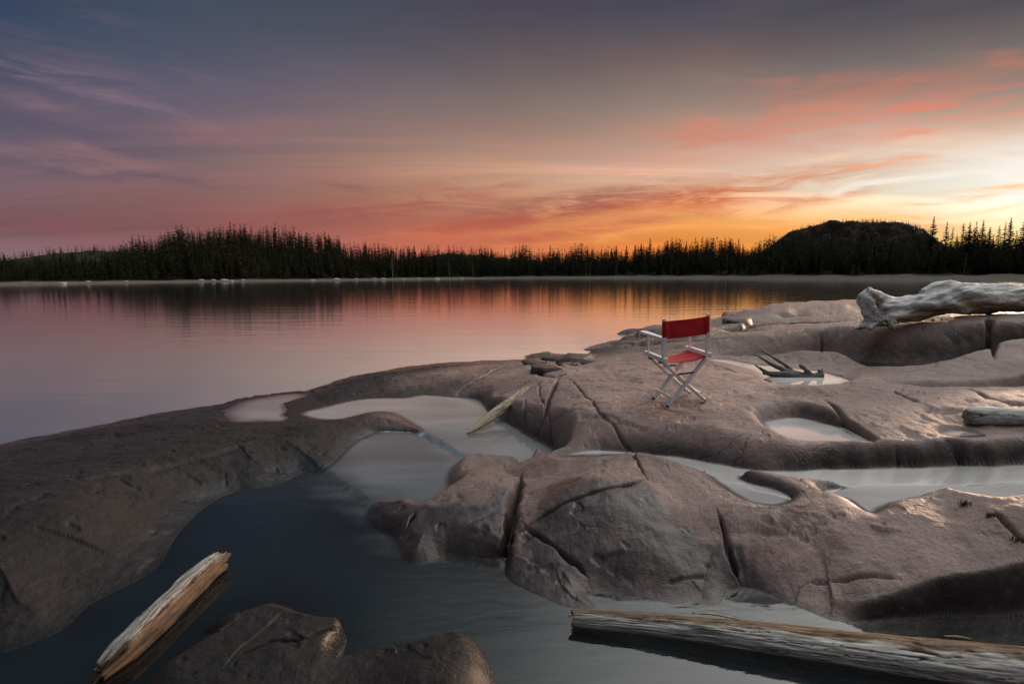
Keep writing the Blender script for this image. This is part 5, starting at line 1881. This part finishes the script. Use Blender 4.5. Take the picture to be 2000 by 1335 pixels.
def tuft(px, py, n, h, seed, label):
    p = hit(px, py)
    rg = random.Random(seed)
    V, F = [], []
    for k in range(n):
        a = rg.uniform(0, 6.28)
        x, y = rg.gauss(0, h * 0.5), rg.gauss(0, h * 0.3)
        hh = h * rg.uniform(0.5, 1.1)
        lx, ly = math.cos(a) * hh * 0.5, math.sin(a) * hh * 0.5
        w = 0.0016
        b = len(V)
        wx, wy = -math.sin(a) * w, math.cos(a) * w
        V += [(x - wx, y - wy, -0.01), (x + wx, y + wy, -0.01), (x + lx * .4 + wx, y + ly * .4 + wy, hh * .6), (x + lx * .4 - wx, y + ly * .4 - wy, hh * .6), (x + lx, y + ly, hh)]
        F += [(b, b + 1, b + 2, b + 3), (b + 3, b + 2, b + 4)]
    o = mesh_obj('grass_tuft', V, F, gmat, smooth=False)
    o.location = (p[0], p[1], p[2])
    tag(o, label, 'grass tuft', 'grass tufts in the rock joints')


tuft(1886, 986, 60, .035, 1, 'tiny tuft of dry grass on the front rock below the long pool at right')
tuft(1936, 1008, 50, .03, 2, 'tiny tuft of dry grass at the head of the crack near the right edge')
tuft(1060, 728, 40, .05, 3, 'little dark tuft of grass among the broken rocks by the lake')
tuft(1988, 1056, 60, .03, 4, 'sparse green tuft in the crack at the right edge')

# ------------------------------------------------------------------ folding director's chair
def paint_mat(name, col, rough=0.45):
    m, T = new_mat(name)
    tc = T.n('ShaderNodeTexCoord').outputs['Object']
    n = T.noise(tc, 30.0, 4, 0.6)
    b = T.n('ShaderNodeBsdfPrincipled')
    T.set(b.inputs['Base Color'], T.mix(T.ss(n, 0.45, 0.75), (*col, 1), tuple(v * 0.82 for v in col) + (1,)))
    b.inputs['Roughness'].default_value = rough
    T.set(b.inputs['Normal'], T.bump(T.noise(T.scale(tc, (1, 1, 0.2)), 120.0, 3), 0.15, 0.002))
    T.set(T.n('ShaderNodeOutputMaterial').inputs[0], b.outputs[0])
    return m


def canvas_mat(name, col):
    m, T = new_mat(name)
    tc = T.n('ShaderNodeTexCoord').outputs['Object']
    w1 = T.n('ShaderNodeTexWave', wave_type='BANDS', bands_direction='X')
    T.set(w1.inputs['Vector'], tc)
    w1.inputs['Scale'].default_value = 260
    w2 = T.n('ShaderNodeTexWave', wave_type='BANDS', bands_direction='Z')
    T.set(w2.inputs['Vector'], tc)
    w2.inputs['Scale'].default_value = 260
    n = T.noise(tc, 9.0, 4, 0.6)
    df = T.n('ShaderNodeBsdfPrincipled')
    c = T.mix(T.ss(n, 0.4, 0.7), (*col, 1), tuple(v * 0.8 for v in col) + (1,))
    T.set(df.inputs['Base Color'], c)
    df.inputs['Roughness'].default_value = 0.85
    df.inputs['Sheen Weight'].default_value = 0.15
    T.set(df.inputs['Normal'], T.bump(T.math('ADD', w1.outputs['Fac'], w2.outputs['Fac']), 0.2, 0.001))
    tl = T.n('ShaderNodeBsdfTranslucent')
    tl.inputs['Color'].default_value = (col[0], col[1], col[2], 1)
    mx = T.n('ShaderNodeMixShader')
    mx.inputs[0].default_value = 0.12
    T.set(mx.inputs[1], df.outputs[0])
    T.set(mx.inputs[2], tl.outputs[0])
    T.set(T.n('ShaderNodeOutputMaterial').inputs[0], mx.outputs[0])
    return m


WHITE = paint_mat('white painted wood', (0.83, 0.84, 0.84))
DARKM = paint_mat('dark metal', (0.045, 0.05, 0.055), 0.4)
RUBBER = paint_mat('dark rubber', (0.03, 0.026, 0.024), 0.7)
RED = canvas_mat('red canvas', (0.56, 0.012, 0.022))


def bar_bm(bm, p, q, w, d, up=(0, 0, 1), bev=0.004):
    """a square bar from p to q, w wide across, d deep"""
    p, q = Vector(p), Vector(q)
    z = (q - p).normalized()
    u = Vector(up)
    x = u.cross(z)
    if x.length < 1e-4:
        x = Vector((1, 0, 0)).cross(z)
    x.normalize()
    y = z.cross(x)
    L = (q - p).length
    M = Matrix((x, y, z)).transposed().to_4x4()
    M.translation = (p + q) / 2
    r = bmesh.ops.create_cube(bm, size=1.0)
    bmesh.ops.scale(bm, vec=(w, d, L), verts=r['verts'])
    es = list({e for v in r['verts'] for e in v.link_edges})
    rb = bmesh.ops.bevel(bm, geom=es, offset=bev, segments=2, affect='EDGES', profile=0.5)
    vs = list({v for f in rb['faces'] for v in f.verts} | {v for v in r['verts'] if v.is_valid})
    bmesh.ops.transform(bm, matrix=M, verts=vs)


def bm_obj(name, bm, mat, parent, smooth=False):
    me = bpy.data.meshes.new(name)
    bmesh.ops.recalc_face_normals(bm, faces=bm.faces)
    bm.to_mesh(me)
    bm.free()
    me.polygons.foreach_set('use_smooth', np.full(len(me.polygons), smooth, bool))
    me.materials.append(mat)
    o = bpy.data.objects.new(name, me)
    COL.objects.link(o)
    o.parent = parent
    return o


def bars(name, lst, mat, parent):
    bm = bmesh.new()
    for a in lst:
        bar_bm(bm, *a)
    return bm_obj(name, bm, mat, parent)


chair = empty('folding_chair')
# local axes: x from the left (camera side) post to the right post, y from the back to the front of the seat
HW, DP, SH = 0.222, 0.365, 0.472       # half width, depth, rail height
for sx in (-1, 1):
    x = sx * HW
    # side rail under the arm
    bars('seat_rail', [((x, -0.045, SH), (x, DP + 0.045, SH), 0.038, 0.045)], WHITE, chair)
    # back post: slightly tapered, leaning back a little
    bm = bmesh.new()
    bar_bm(bm, (x, 0.0, SH + 0.02), (x, -0.012, SH + 0.205), 0.040, 0.030)
    bar_bm(bm, (x, -0.012, SH + 0.203), (x, -0.03, SH + 0.395), 0.030, 0.024)
    bm_obj('back_post', bm, WHITE, chair)
    bars('arm_post', [((x, DP - 0.03, SH + 0.02), (x, DP - 0.03, SH + 0.195), 0.026, 0.022)], WHITE, chair)
    # flat shaped arm rest
    V, F = [], []
    prof = [(-0.035, .018), (0.0, .020), (0.10, .024), (0.25, .030), (0.38, .034), (0.44, .032), (0.465, .022), (0.475, .008)]
    for (y, w) in prof:
        V += [(x - w, y, SH + .196), (x + w, y, SH + .196), (x + w * .93, y, SH + .216), (x - w * .93, y, SH + .216)]
    for i in range(len(prof) - 1):
        for k in range(4):
            F.append((4 * i + k, 4 * i + (k + 1) % 4, 4 * i + 4 + (k + 1) % 4, 4 * i + 4 + k))
    F += [(3, 2, 1, 0), tuple(4 * (len(prof) - 1) + k for k in range(4))]
    me_o = mesh_obj('armrest', V, F, WHITE, parent=chair, smooth=False)
    # small dark fittings between rail and legs
    bars('hinge', [((x + sx * 0.0, 0.055, SH - 0.033), (x, 0.09, SH - 0.033), 0.042, 0.02)], DARKM, chair)
    bars('hinge', [((x, DP - 0.09, SH - 0.033), (x, DP - 0.055, SH - 0.033), 0.042, 0.02)], DARKM, chair)
# crossed legs: one X at the back, one at the front
for y in (0.03, DP - 0.03):
    for sx in (-1, 1):
        yo = y + sx * 0.015
        foot = Vector((sx * 0.195, yo, 0.022))
        topv = Vector((-sx * (HW - 0.010), yo, SH - 0.035))
        lg_ = bars('leg', [(foot, topv, 0.024, 0.050, (0, 1, 0), 0.005)], WHITE, chair)
        bars('foot_cap', [(foot + (foot - topv).normalized() * 0.018, foot + (topv - foot).normalized() * 0.004, 0.020, 0.034, (0, 1, 0), 0.004)], RUBBER, lg_)
        bm = bmesh.new()
        for f in (0.5,):
            pp = foot.lerp(topv, f)
            r = bmesh.ops.create_cone(bm, cap_ends=True, segments=12, radius1=0.007, radius2=0.006, depth=0.05)
            bmesh.ops.transform(bm, matrix=Matrix.Translation(pp) @ Matrix.Rotation(math.pi / 2, 4, 'X'), verts=r['verts'])
        bm_obj('bolt', bm, DARKM, lg_)
    # spreader strap above the crossing
    bars('spreader', [((-0.085, y + (0.035 if y > .2 else -0.022), 0.315), (0.085, y + (0.035 if y > .2 else -0.022), 0.315), 0.016, 0.006, (0, 1, 0), 0.001)], DARKM, chair)
for sx in (-1, 1):
    bars('stretcher', [((sx * 0.160, 0.03, 0.098), (sx * 0.160, DP - 0.03, 0.098), 0.020, 0.020)], WHITE, chair)
# canvas seat, sagging between the rails, with a turned edge
nx, ny = 24, 18
V, F = [], []
for j in range(ny + 1):
    for i in range(nx + 1):
        u, v = i / nx, j / ny
        x = -HW + 0.006 + (2 * HW - 0.012) * u
        yy = 0.0 + DP * v
        sag = -0.030 * (1 - (2 * u - 1) ** 2) - 0.004 * math.sin(v * 19 + 2 * u) * (1 - (2 * u - 1) ** 4)
        V.append((x, yy, SH - 0.012 + sag))
for j in range(ny):
    for i in range(nx):
        b = j * (nx + 1) + i
        F.append((b, b + 1, b + nx + 2, b + nx + 1))
seat = mesh_obj('seat', V, F, RED, parent=chair)
so = seat.modifiers.new('thick', 'SOLIDIFY')
so.thickness = 0.004
# canvas back wrapped round both posts
V, F = [], []
nx, nz = 40, 14
z0, z1 = SH + 0.198, SH + 0.366
for side_ in (0, 1):
    for k in range(nz + 1):
        for i in range(nx + 1):
            u, w = i / nx, k / nz
            x = -HW - 0.016 + (2 * HW + 0.032) * u
            zz = z0 + (z1 - z0) * w
            yc = -0.014 - 0.018 * (zz - z0) / 0.2
            cur = -0.012 * (1 - (2 * u - 1) ** 2) + 0.0025 * math.sin(6 * w + 9 * u) * (1 - (2 * u - 1) ** 2)
            edge_u = min(u, 1 - u) * (2 * HW + 0.032)
            halft = 0.016 if edge_u < 0.040 else (0.016 - (edge_u - 0.040) / 0.02 * 0.0135 if edge_u < 0.06 else 0.0025)
            if edge_u < 0.001:
                halft = 0.009
            V.append((x, yc + cur + (halft if side_ else -halft), zz + 0.004 * (2 * u - 1) ** 2))
n1_ = (nx + 1) * (nz + 1)
for side_ in (0, 1):
    for k in range(nz):
        for i in range(nx):
            b = side_ * n1_ + k * (nx + 1) + i
            f = (b, b + 1, b + nx + 2, b + nx + 1)
            F.append(f if side_ == 0 else f[::-1])
for k in range(nz):
    for i in (0, nx):
        b = k * (nx + 1) + i
        f = (b, b + nx + 1, n1_ + b + nx + 1, n1_ + b)
        F.append(f if i == 0 else f[::-1])
mesh_obj('backrest', V, F, RED, parent=chair)
# place it: the four feet rest on the rock
yaw = math.radians(11)
fpix = [(1299, 795), (1371, 786), (1265, 781), (1339, 772)]
fp = [hit(*f) for f in fpix]
print('feet', [np.round(f, 3) for f in fp])
cen = np.mean(fp, axis=0) + np.array([0.035, 0, 0])
loc_mid = Vector((0, DP / 2, 0))
feet_l = [Vector((-0.195, 0.016, 0)), Vector((0.195, 0.044, 0)), Vector((-0.195, DP - 0.044, 0)), Vector((0.195, DP - 0.016, 0))]
rot = Matrix.Rotation(yaw, 3, 'Z')
pos = Vector(cen) - rot @ loc_mid
wf = [rot @ f + pos for f in feet_l]
zs = [ground(w.x, w.y) for w in wf]
# plane through the feet heights
Am = np.array([[w.x, w.y, 1] for w in wf])
pl_, *_ = np.linalg.lstsq(Am, np.array(zs), rcond=None)
nrm_ = Vector((-pl_[0], -pl_[1], 1)).normalized()
q = Vector((0, 0, 1)).rotation_difference(nrm_)
chair.rotation_mode = 'QUATERNION'
chair.rotation_quaternion = q @ Quaternion((0, 0, 1), yaw)
zc = pl_[0] * cen[0] + pl_[1] * cen[1] + pl_[2]
chair.location = Vector((cen[0], cen[1], zc)) - chair.rotation_quaternion @ loc_mid + Vector((0, 0, 0.004))
tag(chair, "folding director's chair with white frame and red canvas standing alone on the rock", 'chair')
